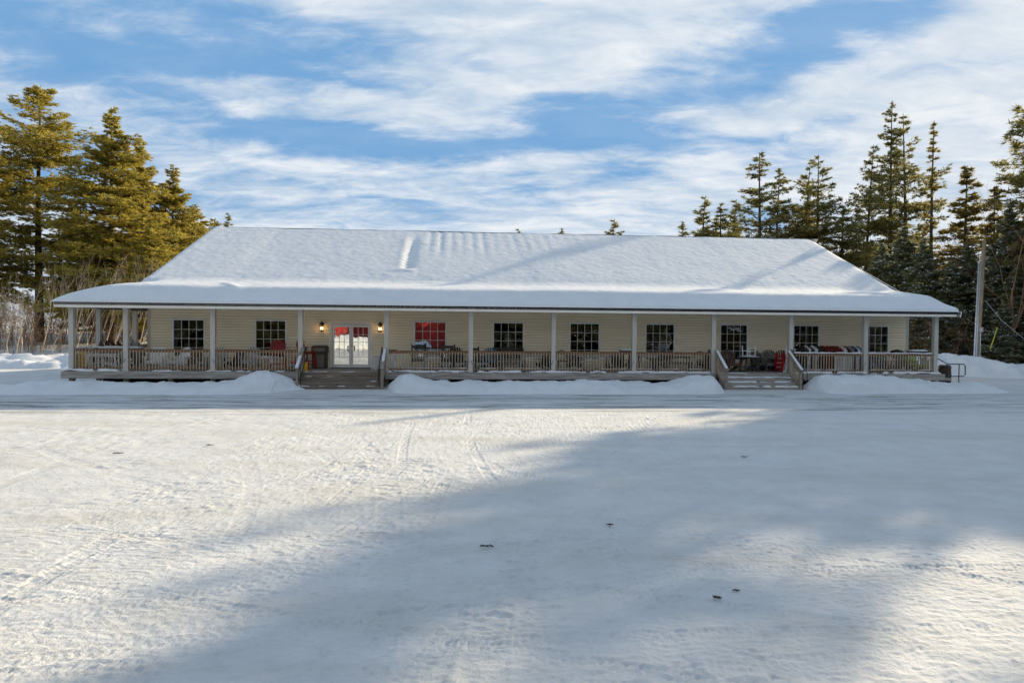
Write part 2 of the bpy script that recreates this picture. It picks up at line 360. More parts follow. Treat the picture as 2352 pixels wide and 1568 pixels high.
# ---------------------------------------------------------------- ground
def g_base(x, y):
    x = np.asarray(x, float); y = np.asarray(y, float)
    z = 3.0*sstep(60, 110, y)*sstep(0, -30, x)+1.1*sstep(40, 62, y)*sstep(-12, -24, x)+.5*sstep(42, 60, y)*sstep(18, 30, x)
    z = z+.25*fbm(x/14, y/14, 3, 2)*sstep(38, 55, y)
    yb = -x*st_+(y-29.8)*ct
    z = z+.10*sstep(-3.4, -1.0, yb)*sstep(30, 22, np.abs(x-.5))
    return z
def tracks(x, y):
    """tyre ruts and lug prints, in metres"""
    h = np.zeros_like(x); rnd = random.Random(11)
    arcs = []
    for i in range(34):
        R0 = rnd.uniform(18, 90); a = rnd.choice([rnd.uniform(-.5, .5), rnd.uniform(1.0, 2.1)])+rnd.choice([0, math.pi])
        px, py = rnd.uniform(-9, 11), rnd.uniform(5, 19)
        arcs.append((px+R0*math.cos(a), py+R0*math.sin(a), R0, rnd.uniform(.18, .26), rnd.uniform(.010, .018), rnd.uniform(.06, .09)))
    for px, R0, py, wd, dp in ((-1.35, -28, 5, .34, .012), (-.2, 30, 5, .36, .010), (1.35, 40, 5, .36, .012), (2.9, 42, 5, .34, .011), (-3.2, -18, 5, .26, .009), (3.4, 17, 6, .3, .010)):
        arcs.append((px+R0, py, abs(R0), wd, dp, .085))
    jit = fbm(x/.10, y/.10, 91, 3, .6)
    for k, (cx, cy, R0, wd, dp, lug) in enumerate(arcs):
        r = np.hypot(x-cx, y-cy); dd = r-R0; s = np.arctan2(y-cy, x-cx)*R0
        for off in (0.0, 1.55):
            q = (dd-off)/wd+.06*jit; mk = sstep(.60, .48, np.abs(q))
            amp = sstep(-.06, .30, fbm(s/2.6+k*7, dd/4+off, 40+k, 2))
            lugs = sstep(-.2, .5, np.sin(2*math.pi*(s/lug+np.abs(q)*1.4+.25*jit)))*sstep(.05, .22, np.abs(np.sin(2*math.pi*q*1.6+.6)))
            h -= mk*amp*dp*(.25+.75*lugs)*(.8+.35*jit)
            h += amp*dp*.35*np.exp(-((np.abs(q)-.60)/.10)**2)*(.6+jit)
    return h
def spans(*segs):
    out = []
    for a, b, s in segs: out.append(np.arange(a, b, s))
    out.append(np.array([segs[-1][1]])); return np.concatenate(out)
far = np.array([52., 60, 72, 90, 120, 170, 250, 400, 650])
xs = np.concatenate([-far[::-1], spans((-46, -18, .5), (-18, -6, .055), (-6, 6.4, .022), (6.4, 18, .055), (18, 46, .5)), far])
ys = np.concatenate([np.array([-250., -120, -80, -60, -50, -40, -34, -28, -22, -16, -10, -5, 0]), spans((2.5, 9, .024), (9, 15, .05), (15, 24, .10), (24, 50, .25), (50, 90, 1.0)), np.array([100., 120, 160, 240, 400, 800])])
gx, gy = np.meshgrid(xs, ys); near = sstep(60, 40, np.hypot(gx, gy-15))
gz = g_base(gx, gy)
fine = .024*fbm(gx/1.9, gy/1.9, 5, 3)+.010*fbm(gx/.5, gy/.5, 9, 2)
# churned ridges lying across the driving lines, in patches, and loose crumbs
wx = gx+.20*fbm(gx/.7, gy/.7, 14, 2); wy = gy+.14*fbm(gx/.6, gy/.6, 15, 2)
rid = fbm(wx/.20, wy/.060, 23, 3, .55); patch = .10+.90*sstep(-.02, .32, fbm(gx/1.5, gy/2.2, 33, 3)); patch2 = sstep(.05, .35, fbm(gx/1.1+40, gy/3.5, 35, 3))
fine = fine+patch*.038*(np.maximum(rid, -.05)-.03)+.020*patch2*np.maximum(fbm(gx/.075, gy/.06, 25, 3, .6)-.08, 0)+.013*fbm(wx/.11, wy/.045, 27, 3, .65)
crumb = np.maximum(fbm(gx/.10, gy/.075, 29, 2)-.46, 0)*sstep(.10, .3, fbm(gx/1.7, gy/1.2, 37, 2)); fine = fine+.09*crumb
sel = (gy > 2) & (gy < 25) & (np.abs(gx) < 20)
tz = np.zeros_like(gx); tz[sel] = tracks(gx[sel], gy[sel])
calm = 1-.75*sstep(20.5, 22.5, gy)
gz = gz+near*fine*calm+tz*sstep(24.5, 20, gy)
ground = link('ground', np_mesh('ground', np.stack([gx.ravel(), gy.ravel(), gz.ravel()], 1), grid_faces(len(ys), len(xs)), M['packed'], smooth=True))
tag(ground, kind='structure')

def snow_bank(path, seed, step=.1, lump=.10, base=-.04, name='snow_bank'):
    """path: (x, y, height, half width) in world metres"""
    P = np.array(path, float); seg = np.hypot(np.diff(P[:, 0]), np.diff(P[:, 1])); S = np.concatenate([[0], np.cumsum(seg)])
    n = max(8, int(S[-1]/step)); s = np.linspace(0, S[-1], n)
    c = [np.interp(s, S, P[:, i]) for i in range(4)]
    k = np.ones(9)/9
    for i in range(4): 
        e = np.concatenate([np.full(4, c[i][0]), c[i], np.full(4, c[i][-1])]); c[i] = np.convolve(e, k, 'valid')
    tx = np.gradient(c[0]); ty = np.gradient(c[1]); L = np.hypot(tx, ty); nx, ny = -ty/L, tx/L
    m = max(14, int(2*c[3].max()/step)); tt = np.linspace(-1, 1, m)
    X = c[0][:, None]+nx[:, None]*tt[None]*c[3][:, None]; Y = c[1][:, None]+ny[:, None]*tt[None]*c[3][:, None]
    edge = 1+.35*fbm(s/1.3, s*0, seed+50, 3)[:, None]
    sh = np.clip(1-np.abs(tt[None])**1.9*edge, 0, 1)**.8*sstep(1.0, .72, np.abs(tt[None]))
    hh = c[2][:, None]*sh
    big = fbm(X/.9, Y/.9, seed, 3, .55); hz = hh+lump*big*np.minimum(1, hh/.2)+lump*.35*np.abs(fbm(X/.28, Y/.28, seed+7, 3, .6))*np.minimum(1, hh/.15)
    Z = g_base(X, Y)+base+hz
    e = np.minimum(1, np.minimum(s, S[-1]-s)/.5)[:, None]; Z = g_base(X, Y)-.06+(Z-g_base(X, Y)+.06)*np.sqrt(e)
    o = link(name, np_mesh(name, np.stack([X.ravel(), Y.ravel(), Z.ravel()], 1), grid_faces(n, m), M['snow'], smooth=True))
    return tag(o, kind='structure')
def bpath(l): return [(*b2w(u, w_)[:2], h, hw) for u, w_, h, hw in l]
snow_bank(bpath([(-21.6, -1.5, .12, .9), (-19.5, -1.6, .30, 1.3), (-15, -1.6, .34, 1.35), (-12, -1.6, .36, 1.35), (-11.2, -1.5, .48, 1.3), (-10.4, -1.3, .72, 1.15), (-9.7, -1.25, .66, 1.1), (-9.25, -1.4, .34, 1.0), (-8.95, -1.7, .12, .6)]), 2, .06, .17)
snow_bank(bpath([(-5.25, -1.6, .35, .9), (-4.7, -1.4, .66, 1.2), (-4.3, -1.35, .70, 1.2), (-3.5, -1.4, .50, 1.25), (-2.5, -1.45, .36, 1.3), (0, -1.45, .38, 1.3), (3, -1.45, .44, 1.3), (5, -1.45, .37, 1.3), (6.8, -1.4, .40, 1.3), (7.8, -1.35, .66, 1.25), (8.6, -1.4, .68, 1.2), (9.05, -1.5, .42, 1.0)]), 5, .06, .16)
snow_bank(bpath([(13.0, -1.6, .40, .9), (13.6, -1.4, .70, 1.1), (14.6, -1.35, .76, 1.15), (15.6, -1.35, .66, 1.15), (16.4, -1.35, .58, 1.1), (17.2, -1.3, .60, 1.1), (18.0, -1.3, .46, 1.2), (19.4, -1.2, .36, 1.3), (20.6, -1.1, .30, 1.3), (22, -1.0, .18, 1.2)]), 8, .06, .18)
# banks thrown up at the edge of the yard
snow_bank([(-46, 43, .85, 3.5), (-38, 42, .8, 3.4), (-31, 42.5, .65, 3.2), (-27, 43.5, .65, 3.0), (-24, 46, .55, 3.0), (-21, 50, .45, 3)], 12, .2, .42)
snow_bank([(19.5, 55, .9, 3), (22, 47.5, 1.2, 2.6), (24.5, 44, 1.3, 2.6), (28, 42.5, 1.25, 2.6), (30.0, 41.6, .8, 2.3), (32, 41, .75, 2.3), (34, 39.5, 1.35, 2.6), (38, 37, 1.5, 3), (44, 31, 1.4, 3)], 15, .2, .36)
# ---------------------------------------------------------------- lodge
lodge = tag(empty('lodge_building', tuple(LO), TH), 'long single storey beige clapboard lodge with snow covered roof and railed front porch', 'building')
DK = H-1.97; PW = 2.44; UL, UR = -16.48, 20.18; BEAM = H+.67; EZ = H+.91
def part(mb, name, m, parent=lodge, smooth=False, label=None):
    o = mb.build(name, m, parent, smooth)
    if label: o['label'] = label
    return o
# openings in the front wall (u0, u1, z0, z1)
WIN = []
for a, b in ((396, 472), (585, 659), (950, 1026), (1131, 1204), (1307, 1378), (1481, 1550), (1652, 1718), (1820, 1882), (1979, 2041)):
    WIN.append((uz(a, 780, PW)[0], uz(b, 780, PW)[0]))
WZ0, WZ1 = DK+.43, DK+2.24
D0, D1 = uz(758, 800, PW)[0], uz(855, 800, PW)[0]; DZ1 = DK+2.15
OPEN = [(a, b, WZ0, WZ1) for a, b in WIN]+[(D0, D1, DK, DZ1)]
# clapboards, course by course, each cut at the openings
mb = MB(); z = .20; P = .128
while z < BEAM+.25:
    z1 = z+P; cuts = [(UL+.09, UR-.09)]
    for a, b, c, d in OPEN:
        if z1 > c+.01 and z < d-.01:
            nc = []
            for p, q in cuts:
                if b <= p or a >= q: nc.append((p, q)); continue
                if a > p: nc.append((p, a))
                if b < q: nc.append((b, q))
            cuts = nc
    pieces = [(p, q, z, z1) for p, q in cuts]
    for a, b, c, d in OPEN:
        if z < d < z1 and d > z+.01: pieces.append((a, b, d, z1))
        if z < c < z1-.01: pieces.append((a, b, z, c))
    for p, q, za, zb_ in pieces:
        def dep(zq):
            f = (zq-z)/P
            return PW-.042+.024*min(f, .80)/.80+(.045*(f-.80)/.20 if f > .80 else 0)
        zs_ = [za]+([z+.8*P] if za < z+.8*P < zb_ else [])+[zb_]
        for k in range(len(zs_)-1): mb.add([(p, dep(zs_[k]), zs_[k]), (q, dep(zs_[k]), zs_[k]), (q, dep(zs_[k+1]), zs_[k+1]), (p, dep(zs_[k+1]), zs_[k+1])], [(0, 1, 2, 3)])
        mb.add([(p, dep(za), za), (q, dep(za), za), (p, PW+.05, za), (q, PW+.05, za)], [(0, 2, 3, 1)])
    z = z1
part(mb, 'wall', M['siding'])
mb = MB()               # side and back walls
for u0, u1 in ((UL, UL+.12), (UR-.12, UR)):
    X = [(u0, PW+.06, .1), (u0, 18.8, .1), (u0, 18.8, 4.0), (u0, 12.5, 8.55), (u0, PW+.06, 4.30)]
    Y = [(u1, b, c) for a, b, c in X]
    mb.add(X+Y, [(0, 1, 2, 3, 4), (9, 8, 7, 6, 5)]+[(i, i+5, (i+1) % 5+5, (i+1) % 5) for i in range(5)])
mb.box(UL+.12, UR-.12, 18.7, 18.8, .1, 4.0)
part(mb, 'end_wall', M['siding'])
for u in (UL+.045, UR-.045):
    part(MB().box(u-.075, u+.075, PW-.035, PW+.05, DK, BEAM+.2), 'corner_board', M['post'])
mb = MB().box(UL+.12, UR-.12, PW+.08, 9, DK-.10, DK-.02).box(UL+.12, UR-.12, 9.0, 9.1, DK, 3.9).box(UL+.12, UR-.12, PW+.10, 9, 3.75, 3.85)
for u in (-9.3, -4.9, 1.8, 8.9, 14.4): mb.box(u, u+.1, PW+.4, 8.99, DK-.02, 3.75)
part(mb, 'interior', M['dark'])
# windows
for wk, (a, b) in enumerate(WIN):
    mb = MB(); f = .07; y0, y1 = PW-.05, PW+.04
    mb.box(a, a+f, y0, y1, WZ0, WZ1).box(b-f, b, y0, y1, WZ0, WZ1).box(a+f, b-f, y0, y1, WZ1-f, WZ1).box(a+f, b-f, y0-.015, y1, WZ0, WZ0+f)
    fr = part(mb, 'window', M['whiteframe'])
    part(MB().box(a+f, b-f, PW+.008, PW+.016, WZ0+f, WZ1-f), 'pane', M['doorglass' if wk == 2 else 'glass'], fr)
    mb = MB()
    for i in (1, 2, 3):
        u = a+f+(b-a-2*f)*i/4; mb.box(u-.013, u+.013, PW-.008, PW+.006, WZ0+f, WZ1-f)
        zz_ = WZ0+f+(WZ1-WZ0-2*f)*i/4; mb.box(a+f, b-f, PW-.011, PW+.004, zz_-.012, zz_+.012)
    part(mb, 'grille', M['muntin'], fr)
# double door
mb = MB(); T = .10
mb.box(D0, D0+T, PW-.06, PW+.05, DK, DZ1).box(D1-T, D1, PW-.06, PW+.05, DK, DZ1).box(D0+T, D1-T, PW-.06, PW+.05, DZ1-T, DZ1)
door = part(mb, 'double_door', M['trim'])
mid = (D0+D1)/2; zb = DK+.03; ztp = DZ1-T-.01
for p, q, hs_ in ((D0+T+.012, mid-.008, 1), (mid+.008, D1-T-.012, -1)):
    mb = MB(); s = .085; bt = .15
    mb.box(p, p+s, PW-.03, PW+.02, zb, ztp).box(q-s, q, PW-.03, PW+.02, zb, ztp).box(p+s, q-s, PW-.03, PW+.02, ztp-.12, ztp).box(p+s, q-s, PW-.03, PW+.02, zb, zb+bt)
    g0, g1, h0, h1 = p+s, q-s, zb+bt, ztp-.12
    for i in (1, 2): u = g0+(g1-g0)*i/3; mb.box(u-.011, u+.011, PW-.016, PW-.004, h0+.4, h1)
    for i in (1, 2, 3, 4): zz_ = h1-(h1-h0)*i/5; mb.box(g0, g1, PW-.019, PW-.006, zz_-.01, zz_+.01)
    part(mb, 'door_leaf', M['whiteframe'], door)
    part(MB().box(g0, g1, PW-.001, PW+.007, h0, h1), 'pane', M['doorglass'], door)
    x = (q-.04) if hs_ == 1 else (p+.04); x2 = x-.10*hs_
    part(MB().tube([(x, PW-.03, DK+.78), (x, PW-.10, DK+.78), (x2, PW-.11, DK+.80), (x2, PW-.11, DK+1.04), (x, PW-.10, DK+1.06), (x, PW-.03, DK+1.06)], .017, 8), 'handle', M['steel'], door, True)
for u, z0, z1 in ((D0+.225, DK+1.82, DK+1.99), (D0+.24, DK+1.64, DK+1.75), (D0+.215, DK+1.45, DK+1.56)): part(MB().box(u-.04, u+.04, PW-.0065, PW-.0035, z0, z1), 'notice', M['paper'], door)
part(MB().box(D0+.05, D1-.05, PW-.12, PW-.06, DK+.002, DK+.028), 'threshold', M['black'], door)

# deck, joists and piers
EDG = -.27
mb = MB(); u = -18.72; rnd = random.Random(3)
rows = np.arange(EDG, PW+.001, .143)
for i in range(len(rows)-1): mb.box(-18.72, 20.06, rows[i]+.003, rows[i+1]-.003, DK-.04, DK+rnd.uniform(-.002, .002))
for u in np.arange(-18.72, UL-.01, .14): mb.box(u+.003, u+.137, PW+.003, 18.4, DK-.04, DK+rnd.uniform(-.002, .002))
part(mb, 'deck', M['deckwood'])
mb = MB()
for a, b in ((-18.76, -16.6), (-16.595, -12.0), (-11.995, -9.1), (-5.48, -1.0), (-.995, 4.4), (4.405, 9.16), (12.78, 17.2), (17.205, 20.10)):
    part(MB().box(a, b, EDG-.045, EDG-.005, DK-.30, DK-.012), 'rim_board', M['deckwood'])
part(MB().box(-18.765, -18.725, EDG, 18.4, DK-.30, DK-.012), 'rim_board', M['deckwood']); part(MB().box(20.062, 20.10, EDG, PW, DK-.30, DK-.012), 'rim_board', M['deckwood'])
part(MB().box(20.10, 20.5, EDG+.05, 1.5, DK-.30, DK-.20), 'end_step', M['deckwood'])
PU = [-18.48, -16.3, -12.76, -9.12, -5.47, -1.82, 1.84, 5.49, 9.15, 12.78, 16.37, 19.80]
for u in PU+[-14.5, -10.9]:
    part(MB().box(u-.09, u+.09, -.09, .09, -.1, DK-.30), 'pier', M['newelwood'])
for w_ in (2.15, 5.6, 9.2): part(MB().box(-18.57, -18.39, w_-.09, w_+.09, -.1, DK-.30), 'pier', M['newelwood'])
part(MB().box(UL+.02, UR-.02, PW-.002, PW+.07, -.1, .2).box(UL, UL+.1, PW+.07, 18.7, -.1, .1), 'foundation', M['conc'])
part(MB().box(-18.2, -9.2, 1.9, 1.95, -.1, DK-.05).box(-5.4, 9.0, 1.9, 1.95, -.1, DK-.05).box(13, 20, 1.9, 1.95, -.1, DK-.05), 'underdeck_shade', M['dark'])  # dark sheets standing in for the shade in the open void under the deck
# posts
def porch_post(u, w_):
    m_ = MB().box(u-.095, u+.095, w_-.095, w_+.095, DK, BEAM+.02)
    m_.box(u-.115, u+.115, w_-.115, w_+.115, DK, DK+.10).box(u-.11, u+.11, w_-.11, w_+.11, BEAM-.07, BEAM-.002)
    part(m_, 'porch_post', M['post'])
for u in PU: porch_post(u, 0)
for w_ in (2.15, 5.6, 9.2, 12.8, 16.4): porch_post(-18.48, w_)
# beams, ceiling, fascia
part(MB().box(-18.6, 20.05, -.12, .12, BEAM, BEAM+.10), 'porch_beam', M['trim'])
part(MB().box(-18.6, -18.36, .12, 18.4, BEAM, BEAM+.16), 'porch_beam', M['beam'])
part(MB().box(-18.36, UL, PW-.12, PW+.05, BEAM-.02, BEAM+.14), 'porch_beam', M['beam'])
UE0, UE1 = -18.86, 20.36; EW = -.62
part(MB().box(-18.36, UR+.2, .12, PW-.04, BEAM+.11, BEAM+.13).box(-18.36, UL-.01, PW+.05, 18.4, BEAM+.165, BEAM+.185), 'porch_ceiling', M['soffit'])
FZ0 = EZ-.235
part(MB().box(UE0, UE1, EW, EW+.03, FZ0, EZ-.02).box(UE0+.02, UE0+.05, EW+.03, 18.5, FZ0, EZ-.02).box(UE0+.05, UE1, EW+.03, -.12, FZ0+.008, FZ0+.02).box(UE0+.05, -18.6, -.12, 18.5, FZ0+.008, FZ0+.02), 'fascia', M['trim'])
# roof: deck slab, drip edge, rakes
RW = 12.4
prof_w = np.array([-.72, -.70, -.60, -.30, .0, .25, .36, .52, .75, 1.1, 1.6, 2.1, 2.5, 2.9, 3.4, 4.2, RW])
prof_z = np.array([-.02, .08, .15, .345, .535, .695, .755, .80, .84, .89, .96, 1.03, 1.085, 1.16, 1.31, 1.65, 0])+EZ
RZ = H+224.6*(28.38+RW*.9964)/1550; prof_z[-1] = RZ
dw = np.linspace(-.72, RW, 2001); dzp = np.interp(dw, prof_w, prof_z)
kk = np.exp(-np.linspace(-2, 2, 81)**2); kk /= kk.sum()
pz2 = np.convolve(np.concatenate([np.full(40, dzp[0]), dzp, dzp[-1]+(dzp[-1]-dzp[-2])*np.arange(1, 41)]), kk, 'valid')
bl = sstep(-.55, .25, dw); pz2 = dzp*(1-bl)+pz2*bl
def front_z(w_): return np.interp(w_, dw, pz2)
UG0, UG1 = -17.1, 20.62
def flare(w_): return sstep(6, RW, w_)*0+np.clip((w_-3)/(RW-3), 0, 1)
mb = MB()
pts = [(EW, EZ-.02), (2.7, EZ+.72), (RW, RZ-.22), (19.2, EZ+.5)]
for a, b in zip(pts[:-1], pts[1:]):
    mb.add([(UG0 if a[0] > 0 else UE0+.02, a[0], a[1]), (UG1-.05, a[0], a[1]), (UG1-.05, b[0], b[1]), (UG0, b[0], b[1]),
            (UG0 if a[0] > 0 else UE0+.02, a[0], a[1]-.12), (UG1-.05, a[0], a[1]-.12), (UG1-.05, b[0], b[1]-.12), (UG0, b[0], b[1]-.12)],
           [(0, 1, 2, 3), (7, 6, 5, 4), (0, 4, 5, 1), (1, 5, 6, 2), (2, 6, 7, 3), (3, 7, 4, 0)])
mb.add([(UE0+.02, EW+.05, EZ-.02), (UG0, 2.6, EZ+.70), (UG0, 18.5, EZ+.70), (UE0+.02, 18.5, EZ-.02)], [(0, 1, 2, 3)])
roof = part(mb, 'roof', M['shingle'])
part(MB().box(UE0-.03, UE1+.03, EW-.035, EW+.02, EZ-.02, EZ+.022).box(UE0-.03, UE0+.02, EW+.02, 18.5, EZ-.02, EZ+.022), 'drip_edge', M['drip'], roof)
for u in (UG1-.05, UG0-.03):
    mb = MB()
    for a, b in zip(pts[:2], pts[1:3]):
        if u < 0 and a[0] < 0: continue
        mb.beam((u, a[0], a[1]-.12), (u, b[0], b[1]-.12), .05, .24)
    part(mb, 'rake_board', M['trim'], roof)
# snow on the roof
ul = np.linspace(UE0-.08, UG0, 28)[:-1]; ur = np.linspace(0, 1, 400); wsn = np.concatenate([np.arange(-.72, 1.2, .05), np.arange(1.2, RW+.001, .085)])
def snow_shape(U, Wd):
    Z = front_z(Wd)
    calm = sstep(-.2, .9, Wd)
    Z = Z+calm*(.015*fbm(U/.26+.2*Wd, Wd/.22, 61, 3, .6)+.03*fbm(U/3, Wd/3, 66, 2)+.012*fbm(U/.17, Wd/.13, 64, 2))
    Z = Z+.03*fbm(U/2.5, Wd*0, 70, 3)*sstep(-.75, -.3, Wd)
    # track where snow has slid, with a ladder of dents, and faint seams beside it
    up = U+4.95
    tr = np.exp(-(up/.27)**2)*sstep(5.1, 5.5, Wd)*sstep(12.6, 8.6, Wd)
    Z = Z-tr*(.10+.10*np.maximum(0, np.sin(2*np.pi*Wd/.42+fbm(U*2, Wd*1.5, 71, 2)*2))*sstep(9.2, 7, Wd))
    Z = Z+.025*np.exp(-((up+.45)/.22)**2)*sstep(4.9, 5.4, Wd)*sstep(12.3, 10, Wd)+.05*np.exp(-((up+.1)/.45)**2-((Wd-4.95)/.22)**2)
    for i in range(1, 17):
        f = .036*math.exp(-i/9)*(.6+.8*random.Random(i).random())
        Z = Z-f*np.exp(-((U+4.6-i*.62)/.15)**2)*sstep(6.2+.1*i, 9.5, Wd)
    # slump above the first bays
    Z = Z+.085*np.exp(-((U+12.4+.6*(Wd-1))/.28)**2)*np.exp(-((Wd-1.0)/.85)**2)-.05*np.exp(-((U+11.8)/.5)**2-((Wd-1.2)/.6)**2)
    return Z
def side_z(U): return EZ+np.interp(U-UE0+.08, [0, .06, .15, .5, 1.0, 1.46, 2.4, 3.2, 4.2], [-.02, .05, .14, .36, .55, .69, .95, 1.12, 1.35])
def side_cap(U, Z):
    c = side_z(U); k = .10
    h = np.clip(.5+.5*(c-Z)/k, 0, 1); return np.where(U < UG0+1.6, c*(1-h)+Z*h-k*h*(1-h), Z)
Wg = np.repeat(wsn[:, None], len(ul)+len(ur), 1)
ue1 = UE1+.04+.55*flare(wsn)
U = np.concatenate([np.repeat(ul[None], len(wsn), 0), UG0+(ue1[:, None]-UG0)*ur[None]], 1); Z = snow_shape(U, Wg)
blend = np.where(U <= UG0+.001, 1.0, sstep(UG0+1.6, UG0+.3, U)*sstep(3.4, 2.4, Wg)); Z = Z*(1-blend)+side_cap(U, Z)*blend
d1 = np.minimum(ue1[:, None]-U, 9)
Z = Z-.42*np.clip(1-d1/.85, 0, 1)**2.0*sstep(-.7, .6, Wg)
Z = Z-.22*np.clip(1-np.abs(U-UG0)/.35, 0, 1)**2.2*sstep(2.9, 3.8, Wg)
V = np.stack([U.ravel(), Wg.ravel(), Z.ravel()], 1)
nr, nc = Wg.shape; I = np.arange(nr*nc).reshape(nr, nc); kl = len(ul); wi = int(np.searchsorted(wsn, 3.0))
gf = grid_faces(nr, nc); bad = (gf[:, 0] % nc < kl) & (gf[:, 0]//nc >= wi)
F = [gf[~bad]]; extra = []; base = len(V)
def skirt(idx, drop):
    global base
    Vn = V[idx].copy(); Vn[:, 2] -= drop; extra.append(Vn); n = len(idx); b = base; base += n
    F.append(np.stack([idx[:-1], np.arange(b, b+n-1), np.arange(b+1, b+n), idx[1:]], 1))
skirt(I[:, -1], .16); skirt(I[wi:, kl], .45); skirt(I[-1, kl:], .6)
V = np.concatenate([V]+extra)
link('roof_snow', np_mesh('roof_snow', V, np.concatenate(F), M['snow'], smooth=True), lodge)
us2 = np.linspace(UE0-.08, UG0+.02, 60); ws2 = np.arange(2.9, 18.6, .2)
U, Wg = np.meshgrid(us2, ws2); Z = side_z(U)+.03*fbm(U, Wg, 5, 3)-.02
link('roof_snow', np_mesh('roof_snow', np.stack([U.ravel(), Wg.ravel(), Z.ravel()], 1), grid_faces(len(ws2), len(us2)), M['snow'], smooth=True), lodge)
us2 = np.linspace(UG0-.2, UE1+.6, 200); ws2 = np.linspace(0, 7.1, 40); U, Wg = np.meshgrid(us2, ws2)     # back slope
Z = RZ-Wg*(RZ-EZ-.7)/6.8+.02*fbm(U, Wg, 5, 3)
link('roof_snow', np_mesh('roof_snow', np.stack([U.ravel(), RW+Wg.ravel(), Z.ravel()], 1), grid_faces(40, 200), M['snow'], smooth=True), lodge)
rnd = random.Random(8)     # icicles under the drip edge
for i in range(16):
    u = rnd.gauss(-3.6, .7) if i < 11 else rnd.uniform(-5.5, 14); L = rnd.uniform(.05, .16) if i else .38
    part(MB().tube([(u, EW-.03, EZ), (u, EW-.03, EZ-L*.5), (u, EW-.03, EZ-L)], [.012, .008, .002], 5), 'icicle', M['lglass'])

# railings
RT = DK+.92
def railing(p, q, name='railing', snowtop=False, side=False):
    """p, q: (u, w) ends"""
    a = Vector((*p, 0)); b = Vector((*q, 0)); d = (b-a); L = d.length; d.normalize()
    X = Matrix.Translation(a) @ Matrix.Rotation(math.atan2(d.y, d.x), 4, 'Z')
    mb = MB().box(0, L, -.045, .045, RT-.035, RT, X).box(0, L, -.019, .019, RT-.13, RT-.036, X)
    r = part(mb, name, M['rail'])
    part(MB().box(0, L, -.019, .019, DK+.09, DK+.165, X), 'bottom_rail', M['rail'], r)
    n = int(round(L/.128)); mb = MB(); rr = random.Random(int(L*100+p[0]*7))
    for i in range(n):
        x = (i+.5)*L/n; lo = DK+.055 if i % 13 != 6 else DK-.0
        zt = RT-.045
        mb.box(x-.016, x+.016, -.054, -.0195, lo, zt, X)
    part(mb, 'balusters', M['baluster'], r)
    if snowtop: snow_strip(0, L, -.06, .055, RT+.002, .055, 3, X, r, .16, thr=-.9)
    return r
def snow_strip(u0, u1, w0, w1, z, th, seed, X=None, parent=None, ed=.3, thr=-.25, name='snow_cap', mtl='snow'):
    n = max(6, int((u1-u0)/.045)); m = max(6, int((w1-w0)/.03))
    a, b = np.meshgrid(np.linspace(u0, u1, n), np.linspace(-1, 1, m)); c = (w0+w1)/2+(w1-w0)/2*b
    keep = sstep(thr, thr+.25, fbm(a/.55, b*0+seed, seed, 3))
    e = np.minimum(1, np.minimum(a-u0, u1-a)/.08)
    wob = 1+ed*fbm(a/.35, b*0, seed+4, 3)
    zz_ = z-.012+th*np.clip(1-np.abs(b)**3*1.0/np.maximum(.3, wob)**2, 0, 1)**.6*keep*np.sqrt(np.maximum(e, 0))*(1+.5*fbm(a/.25, c/.1, seed+9, 2))
    V = np.stack([a.ravel(), c.ravel(), zz_.ravel()], 1)
    if X is not None: A = np.array(X); V = V@A[:3, :3].T+A[:3, 3]
    return link(name, np_mesh(name, V, grid_faces(m, n), M[mtl], smooth=True), parent)
G = .10
for i in (0, 1, 2, 4, 5, 6, 7, 9, 10): railing((PU[i]+G, 0), (PU[i+1]-G, 0), snowtop=i >= 9)
for a, b in ((0, 2.15), (2.15, 5.6), (5.6, 9.2), (9.2, 12.8)): railing((-18.48, b-.1), (-18.48, a+.1), snowtop=True)
railing((19.8, .1), (19.8, 1.0))
# snow left along the deck edge and under the rails
for k, (a, b, th) in enumerate(((-18.7, -16.5, .10), (-16.5, -9.3, .055), (-5.4, 9.0, .085), (12.9, 20.0, .10))):
    snow_strip(a, b, EDG+.005, -.075, DK, th, 20+k, None, lodge, .5, -.42 if k != 1 else -.2)
for k, (a, b) in enumerate(((-5.3, -1.9), (-1.7, 1.7), (2, 5.4), (5.6, 9.), (12.9, 16.3), (16.5, 19.7))): snow_strip(a, b, -.04, .03, DK+.165, .03, 40+k, None, lodge, .3, -.25)
snow_strip(-18.6, -16.6, .1, .7, DK, .05, 77, None, lodge, .6, -.1)
